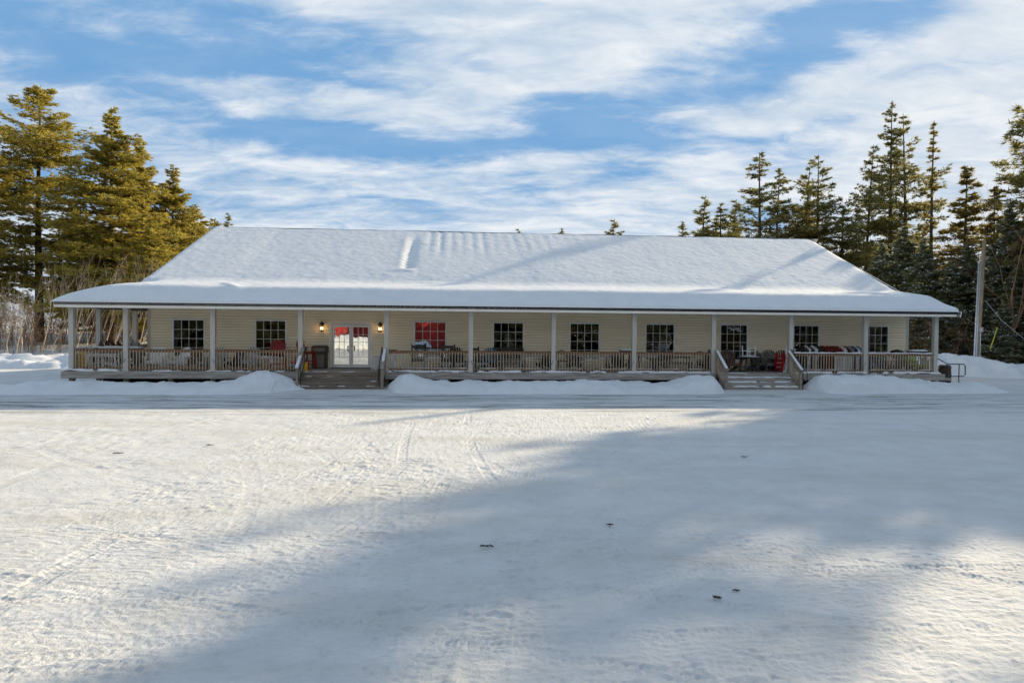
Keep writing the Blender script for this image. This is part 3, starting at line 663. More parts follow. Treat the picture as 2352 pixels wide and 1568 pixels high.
# stairs
def stairs(u0, u1, seed, m):
    mb = MB(); RISE = (DK-.03)/4
    for i in range(1, 4):
        zt = DK-i*RISE; w1 = EDG-.05-(i-1)*.30
        mb.box(u0, u1, w1-.335, w1-.165, zt-.04, zt).box(u0, u1, w1-.16, w1-.002, zt-.04, zt-.001)
        mb.box(u0+.02, u1-.02, w1-.03, w1-.004, zt+.004, zt+RISE-.042)
    mb.box(u0+.02, u1-.02, EDG-.05-.9, EDG-.05-.87, -.05, DK-3*RISE-.042)
    for u in (u0+.0, u1-.04, (u0+u1)/2):
        mb.add([(u, EDG-.05, DK-.05), (u, EDG-.94, DK-3*RISE-.05), (u, EDG-.94, -.05), (u, EDG-.05, -.05), (u+.04, EDG-.05, DK-.05), (u+.04, EDG-.94, DK-3*RISE-.05), (u+.04, EDG-.94, -.05), (u+.04, EDG-.05, -.05)],
               [(0, 1, 2, 3), (7, 6, 5, 4), (0, 4, 5, 1), (1, 5, 6, 2), (2, 6, 7, 3), (3, 7, 4, 0)])
    s = part(mb, 'stairs', M[m])
    part(MB().box(u0, u1, EDG-.04, EDG-.002, DK-.22, DK-.005), 'top_riser', M[m], s)
    for i in range(1, 4):
        w1 = EDG-.05-(i-1)*.30; zt = DK-i*RISE
        snow_strip(u0+.02, u1-.02, w1-.33, w1-.03, zt, .03 if seed == 1 else .06, seed*10+i, None, s, .5, .10 if seed == 1 else -.45)
    snow_strip(u0+.05, u1-.05, EDG, EDG+.25, DK, .03, seed*10+7, None, s, .5, -.05)
    return s
SU = ((-9.02, -5.55), (9.32, 12.62))
s1 = stairs(*SU[0], 1, 'stairwood'); s2 = stairs(*SU[1], 2, 'deckwood')
def stair_rail(u, s, pipe, pu=0):
    top = (u, -.13, DK+1.0); bot = (u, -1.20, DK+.24)
    part(MB().box(u-.05, u+.05, -1.27, -1.17, -.05, DK+.27), 'newel_post', M['newelwood'], s); part(MB().box(u-.045, u+.045, -.20, -.105, DK-.25, DK+.98), 'newel_post', M['newelwood'], s)
    mb = MB().beam((u, -.10, DK+1.03), (u, -1.36, DK+.20), .15, .04)
    mb.beam((u, -.2, DK+.90), (u, -1.2, DK+.23), .04, .10); mb.beam((u, -.2, DK+.02), (u, -1.2, DK-.56), .04, .09)
    part(mb, 'stair_cap', M['newelwood'], s)
    mb = MB()
    for i in range(7): 
        w_ = -.30-i*.125; f = (w_+.2)/-1.0
        mb.box(u-.035, u-.018, w_-.02, w_+.02, DK+.02-.58*f, DK+.90-.67*f)
    part(mb, 'stair_balusters', M['baluster'], s)
    X = Matrix(((0, 1, 0, u), (-1, 0, 0, -.1), (0, 0, 1, 0), (0, 0, 0, 1)))
    # snow lying on the sloping cap
    n = 24; a, b = np.meshgrid(np.linspace(0, 1, n), np.linspace(-1, 1, 7)); zc = DK+1.055-.83*a-.012+.035*np.clip(1-np.abs(b)**3, 0, 1)**.6*sstep(-.3, 0, fbm(a*3, b*0+u, 3, 2))*np.minimum(1, np.minimum(a, 1-a)/.05)
    link('snow_cap', np_mesh('snow_cap', np.stack([(u+b*.07).ravel(), (-.10-1.26*a).ravel(), zc.ravel()], 1), grid_faces(7, n), M['snow'], smooth=True), s)
    if pipe:
        q = u+pu; z0 = DK+1.05
        mb = MB().tube([(q, .02, DK+.0), (q, .02, z0), (q, -.08, z0+.02), (q, -1.25, z0-.80), (q, -1.42, z0-.88), (q, -1.5, z0-.95), (q, -1.5, z0-1.25), (q, -1.4, z0-1.33), (q, -1.28, z0-1.28), (q, -.02, z0-.40)], .021, 8)
        part(mb, 'grab_rail', M['black'], s, True)
        part(MB().tube([(q, -1.15, z0-.76), (q, -1.15, -.02)], .018, 8), 'grab_rail_post', M['black'], s, True)
stair_rail(-9.0, s1, True, .13); stair_rail(-5.53, s1, True, -.13); stair_rail(9.28, s2, False); stair_rail(12.66, s2, True, .14)
# support cables and small brackets at the posts
for u, dr in ((-16.3, 1), (-12.76, -1), (-1.82, -1), (1.84, 1), (5.49, 1), (16.37, 1)):
    part(MB().tube([(u, -.10, DK+.52), (u-dr*.06, -.12, DK+.4), (u-dr*.34, -.13, DK+.12)], .008, 5), 'cable', M['black'])
part(MB().box(-9.02, -8.99, -.115, -.095, DK+1.7, DK+1.74), 'reflector', M['yellow'])

# ---------------------------------------------------------------- lanterns by the door
def lantern(vx, label):
    u, _ = uz(vx, 760, PW-.14); z0 = DK+1.68
    e = tag(empty('wall_lantern', tuple(b2w(u, PW-.03, z0)), TH), label, 'wall lamp', 'lanterns beside the front door')
    MB().box(-.05, .05, -.015, .012, .12, .42).build('backplate', M['black'], e)
    MB().tube([(0, -.0, .36), (0, -.06, .47), (0, -.15, .50), (0, -.16, .47)], .014, 6).build('bracket', M['black'], e, True)
    MB().lathe([(.02, .50), (.035, .48), (.03, .455), (.06, .43), (.12, .36), (.13, .335), (.02, .335)], (0, -.16, 0), 10).build('cap', M['black'], e, True)
    mb = MB().lathe([(.095, .0), (.10, .02), (.095, .035), (.02, .035)], (0, -.16, 0), 10).lathe([(.02, .03), (.02, .06), (.012, .12)], (0, -.16, 0), 8)
    for k in range(6):
        a = k*math.pi/3+.3; mb.beam((.093*math.cos(a), -.16+.093*math.sin(a), .03), (.11*math.cos(a), -.16+.11*math.sin(a), .34), .012, .012)
    mb.build('cage', M['black'], e)
    for x in (-.038, .038): MB().lathe([(.012, .12), (.027, .155), (.03, .18), (.018, .215), (.004, .24)], (x, -.165, 0), 8).build('bulb', M['bulb'], e, True)
    L = bpy.data.lights.new('lantern_glow', 'POINT'); L.energy = .8; L.color = (1, .65, .3); L.shadow_soft_size = .05
    lo_ = bpy.data.objects.new('lantern_glow', L); COL.objects.link(lo_); lo_.parent = e; lo_.location = (0, -.30, .2)
lantern(739.5, 'black lit wall lantern left of the double door, above the litter bin')
lantern(873.5, 'black lit wall lantern right of the double door, beside a porch post')
# ---------------------------------------------------------------- porch things
def rotx(a): return Matrix.Rotation(a, 4, 'X')
def Tr(x, y, z): return Matrix.Translation((x, y, z))
def slat(mb, X, wd, L, th, round_=.0):
    """board standing along local z from the origin, with a rounded head"""
    h = wd/2
    if round_: poly = [(-h, 0), (h, 0), (h, L-round_), (h*.75, L-round_*.35), (h*.3, L), (-h*.3, L), (-h*.75, L-round_*.35), (-h, L-round_)]
    else: poly = [(-h, 0), (h, 0), (h, L), (-h, L)]
    mb.prism(poly, -th/2, th/2, X)
_cache = {}
def assemble(name, u, w_, rz, label, cat, group, parts, z=None, key=None, sc=1.0, tilt=0):
    """parts: list of (part name, function -> MB, material key); meshes are shared between copies"""
    e = empty(name, tuple(b2w(u, w_, DK+.002 if z is None else z)), TH+rz); e.rotation_euler.x = tilt
    e.scale = (sc, sc, sc); tag(e, label, cat, group)
    for i, (pn, fn, mk) in enumerate(parts):
        k = (key, i, mk)
        if key is None or k not in _cache: _cache[k] = fn().mesh(pn, M[mk])
        link(pn, _cache[k], e)
    return e
# low slatted lounge chair with a fan back
def ad_seat():
    mb = MB()
    for i in range(6):
        f = i/5; mb.box(-.27, .27, -.05, .05, -.011, .011, Tr(0, -.30+.47*f, .375-.125*f) @ rotx(-.26))
    mb.box(-.29, .29, -.36, -.335, .27, .375); return mb
def ad_back(hgt=.80):
    mb = MB()
    for i in range(7):
        x = (i-3)*.083; L = hgt-.032*(i-3)**2*.55
        slat(mb, Tr(x, .165, .23) @ rotx(-.38) @ Matrix.Rotation((i-3)*.035, 4, 'Y'), .074, L, .02, .035)
    mb.box(-.26, .26, .01, .035, .0, .07, Tr(0, .165, .23) @ rotx(-.38) @ Tr(0, 0, .30)); return mb
def ad_arm(s):
    mb = MB(); h = [(-.07, -.42), (.07, -.42), (.085, -.30), (.07, .0), (.035, .36), (-.045, .36), (-.06, 0), (-.08, -.30)]
    mb.prism(h, -.012, .012, Tr(s*.36, 0, .565) @ Matrix(((1, 0, 0, 0), (0, 0, 1, 0), (0, 1, 0, 0), (0, 0, 0, 1)))); return mb
def ad_fleg(s): return MB().box(s*.315-.016, s*.315+.016, -.36, -.255, 0, .552)
def ad_rleg(s):
    return MB().prism([(-.33, .36), (-.33, .27), (.52, .0), (.62, .0), (.30, .20)], s*.285-.014, s*.285+.014, Matrix(((0, 1, 0, 0), (1, 0, 0, 0), (0, 0, 1, 0), (0, 0, 0, 1))))
def lounge(u, w_, rz, m, label, sc=1.0, name='lounge_chair', group='slatted lounge chairs on the porch', back=None):
    return assemble(name, u, w_, rz, label, 'chair', group, [('seat', ad_seat, m), ('backrest', ad_back, back or m)]+[('armrest', lambda s=s: ad_arm(s), m) for s in (-1, 1)]+[('leg', lambda s=s: ad_fleg(s), m) for s in (-1, 1)]+[('leg', lambda s=s: ad_rleg(s), m) for s in (-1, 1)], key='ad', sc=sc)
# tall bar version
def tall_lounge(u, w_, rz, m, label):
    def lift(fn): 
        def g():
            mb = fn(); mb.v = [(a, b*.8, c+.42) for a, b, c in mb.v]; return mb
        return g
    def leg(x, y): return lambda: MB().beam((x*.30, y*.26, .78 if y < 0 else .66), (x*.34, y*.34, 0), .05, .06)
    def rest():
        mb = MB()
        for y in (-.32,): mb.box(-.31, .31, y-.02, y+.02, .22, .28)
        for x in (-.32, .32): mb.box(x-.015, x+.015, -.30, .30, .34, .39)
        return mb
    return assemble('tall_lounge_chair', u, w_, rz, label, 'chair', None, [('seat', lift(ad_seat), m), ('backrest', lift(lambda: ad_back(.72)), m), ('armrest', lift(lambda: ad_arm(-1)), m), ('armrest', lift(lambda: ad_arm(1)), m), ('footrest', rest, m)]+[('leg', leg(x, y), m) for x in (-1, 1) for y in (-1, 1)], key='tall')
# lounge chair folded flat
def fo_back():
    mb = MB()
    for i in range(7):
        x = (i-3)*.078; slat(mb, Tr(x, .05+.012*(i-3)**2*.5-.0, .12) @ rotx(-.10), .07, .93-.018*(i-3)**2, .018, .035)
    mb.box(-.26, .26, .09, .11, .45, .52).box(-.26, .26, .06, .08, .80, .86); return mb
def fo_seat():
    mb = MB()
    for i in range(6): mb.box(-.26, .26, -.06, -.042, .14+.105*i, .225+.105*i)
    return mb
def fo_leg(s): return MB().beam((s*.29, -.05, 0), (s*.29, .06, .78), .03, .075)
def fo_arm(s): return MB().beam((s*.33, -.09, .30), (s*.33, -.02, .92), .025, .11)
def folded(u, w_, rz, m, label, sc=1.0, group='folded lounge chairs standing packed in a row'):
    return assemble('folded_lounge_chair', u, w_, rz, label, 'chair', group, [('backrest', fo_back, m), ('seat', fo_seat, m)]+[('leg', lambda s=s: fo_leg(s), m) for s in (-1, 1)]+[('armrest', lambda s=s: fo_arm(s), m) for s in (-1, 1)], key='fold', sc=sc)
# rocking chair with a spindle back
def ro_parts(m):
    def seat(): 
        mb = MB()
        for i in range(6): mb.box(-.25, .25, -.27+i*.088, -.19+i*.088, .43-.008*i, .45-.008*i)
        return mb.box(-.25, .25, -.29, -.272, .37, .44)
    def back():
        mb = MB(); X = Tr(0, .24, .36) @ rotx(-.20)
        for s in (-1, 1): mb.box(s*.27-.025, s*.27+.025, -.02, .02, 0, .74, X).lathe([(.02, 0), (.03, .02), (.018, .05)], X @ Vector((s*.27, 0, .74)), 8)
        mb.box(-.245, .245, -.014, .014, .60, .71, X).box(-.245, .245, -.012, .012, .06, .12, X)
        for i in range(7): mb.box(-.215+i*.0717-.013, -.215+i*.0717+.013, -.008, .008, .12, .60, X)
        return mb
    def arm(s): return MB().box(s*.295-.045, s*.295+.045, -.33, .26, .645, .67)
    def leg(s, f): return MB().beam((s*.275, -.25, .645), (s*.275, -.23, .045), .045, .045) if f else MB().beam((s*.275, .27, .46), (s*.275, .24, .045), .045, .045)
    def rocker(s): return MB().tube([(s*.275, -.45+.95*i/8, .022+.10*((i-3.6)/4.4)**2) for i in range(9)], .022, 6)
    return [('seat', seat, m), ('backrest', back, m)]+[('armrest', lambda s=s: arm(s), m) for s in (-1, 1)]+[('leg', lambda s=s, f=f: leg(s, f), m) for s in (-1, 1) for f in (0, 1)]+[('rocker', lambda s=s: rocker(s), m) for s in (-1, 1)]
def rocking(u, w_, rz, m, label, sc=1.0): return assemble('rocking_chair', u, w_, rz, label, 'rocking chair', 'spindle back rocking chairs', ro_parts(m), key='rock', sc=sc)
# round-back chair
def round_chair(u, w_, rz, m, label):
    def seat(): return MB().lathe([(.25, .42), (.265, .44), (.25, .46)], (0, 0, 0), 16)
    def back():
        pts = [Vector((.30*math.cos(a), .20+.05*math.sin(a), .46+.46*math.sin(a))) for a in np.linspace(0, math.pi, 13)]
        mb = MB().tube(pts, .022, 6)
        for i in range(7):
            x = -.21+i*.07; mb.tube([(x, .20, .45), (x, .245, .46+.46*math.sqrt(1-(x/.3)**2))], .012, 5)
        return mb
    def leg(x, y): return MB().beam((x*.18, y*.18, .42), (x*.24, y*.24, 0), .035, .035)
    return assemble('round_back_chair', u, w_, rz, label, 'chair', 'round backed dark chairs', [('seat', seat, m), ('backrest', back, m)]+[('leg', lambda x=x, y=y: leg(x, y), m) for x in (-1, 1) for y in (-1, 1)], key='round')
def table(u, w_, rz, m, label, L=1.2, Wd=.7, hh=.72, snow=False, cat='table', slant=.1, legm=None, name='porch_table', group=None):
    def top():
        mb = MB(); n = max(3, int(Wd/.11))
        for i in range(n): mb.box(-L/2, L/2, -Wd/2+i*Wd/n+.004, -Wd/2+(i+1)*Wd/n-.004, hh-.03, hh)
        mb.box(-L/2+.05, L/2-.05, -Wd/2+.06, -Wd/2+.08, hh-.10, hh-.031).box(-L/2+.05, L/2-.05, Wd/2-.08, Wd/2-.06, hh-.10, hh-.031)
        return mb
    def leg(x, y): return MB().beam((x*(L/2-.12), y*(Wd/2-.1), hh-.03), (x*(L/2-.12+slant), y*(Wd/2-.08), 0), .07, .05)
    e = assemble(name, u, w_, rz, label, cat, group, [('tabletop', top, m)]+[('leg', lambda x=x, y=y: leg(x, y), legm or m) for x in (-1, 1) for y in (-1, 1)])
    if snow: snow_strip(-L/2, L/2, -Wd/2, Wd/2, hh+.003, .075, int(abs(u)*10), None, e, .25, -.8)
    return e
def bench(u, w_, rz, m, label, L=1.4, spind=True):
    def seat():
        mb = MB()
        for i in range(5): mb.box(-L/2, L/2, -.24+i*.1, -.15+i*.1, .42, .44)
        return mb
    def back():
        mb = MB(); X = Tr(0, .26, .42) @ rotx(-.15)
        mb.box(-L/2, L/2, -.015, .015, .50, .58, X).box(-L/2, L/2, -.015, .015, .06, .12, X)
        n = int(L/.11)
        for i in range(n): x = -L/2+(i+.5)*L/n; mb.box(x-.018, x+.018, -.01, .01, .12, .50 if spind else .5, X).box(x-.012, x+.012, -.012, .012, .58, .63, X)
        return mb
    def leg(x, y): return MB().box(x*(L/2-.04)-.03, x*(L/2-.04)+.03, y*.22-.03, y*.22+.03, 0, .66 if y < 0 else .95)
    def arm(x): return MB().box(x*(L/2-.04)-.045, x*(L/2-.04)+.045, -.30, .25, .661, .685)
    return assemble('porch_bench', u, w_, rz, label, 'bench', None, [('seat', seat, m), ('backrest', back, m)]+[('armrest', lambda x=x: arm(x), m) for x in (-1, 1)]+[('leg', lambda x=x, y=y: leg(x, y), m) for x in (-1, 1) for y in (-1, 1)])
def footstool(u, w_, rz, m, label, L=.62):
    def top():
        mb = MB()
        for i in range(5): mb.box(-L/2, L/2, -.21+i*.085, -.135+i*.085, .30+.012*i, .322+.012*i)
        return mb
    def leg(x): return MB().box(x*(L/2-.05)-.015, x*(L/2-.05)+.015, -.20, .20, 0, .298)
    return assemble('footstool', u, w_, rz, label, 'footstool', 'low grey footstools behind the railing', [('top', top, m)]+[('leg', lambda x=x: leg(x), m) for x in (-1, 1)])
def U(vx, w_): return uz(vx, 800, w_)[0]

# --- side porch and first bays
def side_w(vx, u=-17.9):        # where along the side rail a chair seen at vx stands
    r = (vx-1176)/1550; return (u*ct-r*(29.8+u*st_))/(r*ct+st_)
for vx, t_, m in ((235, 'dark brown folded chair on the side porch, leftmost of four leaning in a row', 'brownchair'), (248, 'dark brown folded chair on the side porch, second of the four leaning in a row', 'brownchair'),
               (261, 'dark brown folded chair on the side porch, third of the four leaning in a row', 'brownchair'), (274, 'dark brown folded chair nearest the grey chairs on the side porch', 'brownchair'),
               (287, 'grey folded chair half hidden behind the second porch post on the side porch', 'greychair'), (307, 'grey folded chair just right of the second porch post, on the side porch', 'greychair')):
    f = folded(-17.75, side_w(vx)-.1, R(90), m, t_, 1, 'brown folded chairs on the side porch' if m == 'brownchair' else 'grey folded chairs on the side porch'); f.scale = (.72, 1.1, 1.19)
table(U(272, 1.1), 1.1, 0, 'dimgrey', 'long snow topped table in front of the brown folded chairs', 2.0, .6, .93, True, name='snowy_table')
table(U(238, .5), .45, 0, 'whitechair', 'white table behind the first railing from the left', 1.3, .5, .70, False)
lounge(U(254, .8), .95, R(-75), 'whitechair', 'white lounge chair turned sideways at the end of the white table')
lounge(U(224, .9), 1.0, R(70), 'whitechair', 'white lounge chair behind the left half of the white table')
folded(U(192, .6), .6, R(30), 'yellow', 'yellow folded chair at the left end of the porch', .82, 'yellow folded chairs')
lounge(U(358, .95), .95, R(4), 'whitechair', 'white fan back lounge chair left of the small white table, under the first window', 1.02)
lounge(U(410, 1.0), 1.0, R(-30), 'whitechair', 'white fan back lounge chair turned to the left under the first window')
table(U(385, 1.0), 1.0, 0, 'whitechair', 'small low white table between the two white lounge chairs', .42, .42, .46, slant=.02, name='side_table')
lounge(U(322, 1.6), 1.7, R(50), 'dimgrey', 'grey lounge chair turned sideways in the corner behind the white chairs')
lounge(U(447, 1.2), 1.2, R(20), 'brownchair', 'low brown lounge chair right of the white chairs', .88)
lounge(U(474, 1.1), 1.1, R(-35), 'greychair', 'grey lounge chair behind the post left of the second window', .9)
lounge(U(503, 1.2), 1.2, R(12), 'greychair', 'grey lounge chair just right of the third porch post', 1.0)
lounge(U(536, 1.2), 1.3, R(-30), 'darkchair', 'low black lounge chair between two grey ones', .86)
lounge(U(576, 1.2), 1.2, R(0), 'greychair', 'grey fan back lounge chair at the left edge of the second window', 1.02)
table(U(608, 1.3), 1.3, 0, 'whitechair', 'white side table beside the tall red chair', .8, .5, .6)
tall_lounge(U(637, 1.4), 1.4, R(8), 'redchair', 'tall red chair in front of the second window')
tall_lounge(U(702, 1.5), 1.5, R(70), 'redchair', 'tall red chair seen sideways beside the stairs post, near the litter bin')
footstool(U(679, .7), .7, R(10), 'redchair', 'red footstool behind the rail end at the left stairs', .5)['group'] = 'red footstools'
e = tag(empty('bucket', tuple(b2w(U(675, .3), .3, DK))), 'small pale blue bucket behind the railing by the left stairs', 'bucket')
MB().lathe([(.095, 0), (.125, .26), (.135, .262), (.135, .28), (.122, .28), (.09, .02)], (0, 0, 0), 16).build('pail', M['bucket'], e, True)
MB().tube([(.13*math.cos(a), .0-.05*math.sin(a), .26-.10*math.sin(a)) for a in np.linspace(0, math.pi, 9)], .006, 5).build('handle', M['steel'], e, True)
e = tag(empty('snow_shovel', tuple(b2w(U(700.5, .12), -.02, DK)), TH), 'yellow snow shovel standing against the porch post at the left stairs', 'shovel')
MB().tube([(.0, .0, .32), (-.03, .08, 1.22)], .017, 8).build('shaft', M['darkchair'], e, True)
MB().tube([(-.03, .08, 1.16), (-.032, .085, 1.33)], .026, 8).build('grip', M['yellow'], e, True)
mb = MB(); n = 9
for k, yo in enumerate((0, -.015)):
    mb.v += [(-.15+.30*i/8, yo-.05*math.cos(math.pi*(z_/.5-.3))-.0, .01+z_) for z_ in (0, .14, .28, .40) for i in range(n)]
mb.k = len(mb.v)
for k in (0, 1):
    for r_ in range(3):
        for i in range(n-1):
            q = k*36+r_*9+i; mb.f.append((q, q+1, q+10, q+9)); mb.mi.append(0)
mb.build('blade', M['yellow'], e, True)
# litter bin
ub = U(735, 2.05)
e = tag(empty('litter_bin', tuple(b2w(ub, 2.05, DK)), TH), 'dark brown square litter bin with ribbed panel left of the double door', 'bin')
mb = MB().box(-.30, -.25, -.30, .30, 0, .72).box(.25, .30, -.30, .30, 0, .72).box(-.25, .25, -.30, -.27, 0, .06).box(-.25, .25, -.30, -.27, .66, .72).box(-.25, .25, .27, .30, 0, .72)
mb.build('body', M['binbrown'], e)
mb = MB()
for i in range(16): mb.box(-.248+i*.031, -.222+i*.031, -.292, -.275, .062, .658)
mb.build('panel', M['binpanel'], e)
MB().box(-.34, .34, -.33, .33, .725, .77).prism([(-.33, .77), (.33, .77), (.33, 1.0), (.29, 1.06), (-.29, 1.06), (-.33, 1.0)], -.29, .30).build('lid', M['binbrown'], e)
MB().box(-.27, .27, -.297, -.291, .80, .97).build('flap', M['binpanel'], e)
# --- between the stairs
e = tag(empty('white_slatted_panel', tuple(b2w(U(868, 1.0), 1.0, DK)), TH+R(35)), 'white slatted panel leaning by the rail end right of the door', 'panel')
mb = MB()
for i in range(6): mb.box(-.19+i*.065, -.14+i*.065, -.01, .01, .03, .60)
mb.box(-.20, .20, -.02, .02, .60, .66).box(-.20, .20, -.02, .02, .02, .07); mb.build('slats', M['whitechair'], e)
MB().beam((-.17, .02, .60), (-.17, .28, 0), .03, .04).build('strut', M['whitechair'], e)
table(U(898, .7), .7, 0, 'darkchair', 'small high black table at the rail just right of the left stairs', .5, .5, .93, name='bar_table', slant=.02)
e = tag(empty('white_board', tuple(b2w(U(904, .35), .35, DK)), TH+R(20)), 'narrow white board leaning behind the railing just right of the left stairs', 'board')
MB().box(-.09, .09, -.012, .012, 0, .80, rotx(-.10)).box(-.09, .09, -.03, .0, .38, .44, rotx(-.10)).build('panel', M['whitechair'], e)
def stool(u, w_, label):
    def leg(x, y): return lambda: MB().beam((x*.13, y*.11, .68), (x*.22, y*.18, 0), .045, .04)
    def brace(): return MB().box(-.16, .16, -.15, -.12, .30, .34).box(-.16, .16, .12, .15, .30, .34)
    return assemble('white_stool', u, w_, 0, label, 'stool', None, [('seat', lambda: MB().box(-.19, .19, -.16, .16, .68, .715), 'whitechair'), ('brace', brace, 'whitechair')]+[('leg', leg(x, y), 'whitechair') for x in (-1, 1) for y in (-1, 1)])
stool(U(915, .5), .5, 'white four legged stool behind the railing right of the left stairs')
rocking(U(960, 1.3), 1.3, R(3), 'darkchair', 'dark rocking chair in front of the left edge of the red reflecting window', 1.04)
rocking(U(1028, 1.3), 1.3, R(-6), 'darkchair', 'dark rocking chair at the right edge of the red reflecting window', 1.04)
table(U(993, 1.1), 1.1, 0, 'greychair', 'pale table between the two dark rocking chairs', .85, .5, .70)
for vx, t_ in ((1024, 'low grey footstool in front of the right hand rocking chair'), (1062, 'low grey footstool touching the post right of the red window'), (1108, 'low grey footstool by itself right of that porch post')):
    footstool(U(vx, .5), .5, R(5), 'greychair', t_)
lounge(U(1055, 1.5), 1.5, R(25), 'darkchair', 'black lounge chair with rounded back left of the fifth bay post', 1.08)
rocking(U(1097, 1.4), 1.4, R(28), 'darkchair', 'dark rocking chair just left of the blue backed chair', .95)
lounge(U(1125, 1.45), 1.45, R(-8), 'navy', 'dark chair with a teal back left of the window with the pale lamp', 1.05, back='teal')
bench(U(1168, 1.9), 1.95, 0, 'darkchair', 'black spindle bench under the window with the pale lamp', 1.5)
table(U(1172, .7), .7, 0, 'dimgrey', 'low grey table in front of the black spindle bench', .95, .5, .42, slant=.04)
table(U(1219, 1.2), 1.2, 0, 'greychair', 'grey table right of the black spindle bench', 1.0, .6, .72)
lounge(U(1250, 1.1), 1.1, R(-40), 'darkchair', 'black lounge chair turned left beside the middle porch post', .92)
round_chair(U(1292, 1.3), 1.3, R(0), 'darkchair', 'dark round backed chair left of the fifth window')
lounge(U(1321, 1.0), 1.0, R(6), 'darkchair', 'black lounge chair with brown back under the fifth window', .92, back='brownchair')
table(U(1362, 1.1), 1.1, 0, 'greychair', 'wide grey table under the right edge of the fifth window', 1.5, .7, .72, legm='darkchair')
lounge(U(1422, 1.2), 1.2, R(30), 'darkchair', 'black lounge chair right of the wide grey table', .9)
table(U(1440, .9), 1.0, 0, 'darkchair', 'high black table with snow on its top left of the sixth window', .62, .6, .96, True, name='bar_table', slant=.02)
table(U(1487, 1.2), 1.2, 0, 'greychair', 'grey table just right of the post before the sixth window', .95, .6, .72, legm='darkchair')
lounge(U(1512, 1.6), 1.7, R(-15), 'darkchair', 'black lounge chair behind the long bench under the sixth window', .9)
table(U(1545, .75), .75, 0, 'dimgrey', 'long low bench with snow line under the sixth window', 1.9, .45, .45, slant=.02, legm='navy', name='plank_bench', cat='bench')
table(U(1560, 1.5), 1.6, 0, 'darkchair', 'black table behind the long low bench', 1.2, .6, .68)
round_chair(U(1610, 1.1), 1.1, R(-10), 'darkchair', 'dark round backed chair left of the right hand stairs')
lounge(U(1628, 1.3), 1.5, R(-50), 'darkchair', 'black lounge chair wedged behind the post left of the right hand stairs', .9)
# --- landing above the right hand stairs
lounge(U(1655, 1.3), 1.5, R(30), 'darkchair', 'black lounge chair under the left of the landing window', 1.05)
lounge(U(1680, .9), .95, R(0), 'brownchair', 'brown wooden lounge chair facing the right hand stairs', 1.03)
def round_table(u, w_, label):
    def top(): return MB().lathe([(.0, .66), (.55, .66), (.56, .675), (.56, .69), (.0, .70)], (0, 0, 0), 24)
    def leg(k):
        a = math.pi/4+k*math.pi/2
        return lambda: MB().beam((.30*math.cos(a), .30*math.sin(a), .66), (.46*math.cos(a), .46*math.sin(a), 0), .06, .05)
    e = assemble('round_table', u, w_, 0, label, 'table', None, [('tabletop', top, 'darkchair'), ('shelf', lambda: MB().box(-.33, .33, -.33, .33, .18, .205), 'navy')]+[('leg', leg(k), 'darkchair') for k in range(4)])
    snow_strip(-.42, .42, -.34, .34, .70, .03, 5, None, e, .2, -.6)
ut = U(1721, 1.0); round_table(ut, 1.0, 'round black table holding an upturned white chair')
def up_chair(u, w_, label):
    mk = 'whitechair'; z0 = DK+.735
    def leg(x, y): return lambda: MB().beam((x*.20, y*.19, .03), (x*.22, y*.21, .47), .035, .035)
    assemble('upturned_chair', u, w_, R(12), label, 'chair', None, [('seat', lambda: MB().box(-.24, .24, -.23, .23, 0, .03), mk), ('stretcher', lambda: MB().box(-.2, .2, -.22, -.2, .22, .25).box(-.2, .2, .2, .22, .22, .25), mk)]+[('leg', leg(x, y), mk) for x in (-1, 1) for y in (-1, 1)], z=z0)
up_chair(ut-.02, 1.0, 'white chair standing upside down on the round black table')
for vx, rz, m, t_, s_ in ((1745, 14, 'dimgrey', 'driftwood grey lounge chair just right of the round table', 1.04), (1763, -4, 'dimgrey', 'driftwood grey lounge chair in the middle of the landing row, second from the round table', 1.03),
                      (1780, 8, 'darkchair', 'black lounge chair on the landing, left of the red folded chair', 1.02), (1795, -5, 'brownchair', 'brown lounge chair behind the red folded chair at the right hand stairs', 1.03)):
    lounge(U(vx, 1.6), 1.6 if rz > 0 else 1.25, R(rz), m, t_, s_)
f = folded(U(1790, .45), .45, R(-86), 'redchair', 'bright red folded chair with snow on its slats at the right hand stairs', .95, 'red folded chair at the stairs'); f.rotation_euler.x = -.12
mb = MB()
for i in range(3): mb.box(-.10, .20, -.115, -.062, .245+.21*i, .262+.21*i)
mb.build('snow_cap', M['snow'], f)
e = tag(empty('white_plank', tuple(b2w(U(1804, .2), .25, DK)), TH+R(-25)), 'tall white plank leaning beside the bright red folded chair', 'plank')
MB().box(-.07, .07, -.013, .013, 0, 1.30, Matrix.Rotation(.10, 4, 'Y')).box(-.07, .07, .014, .04, .2, .28, Matrix.Rotation(.10, 4, 'Y')).build('board', M['whitechair'], e)
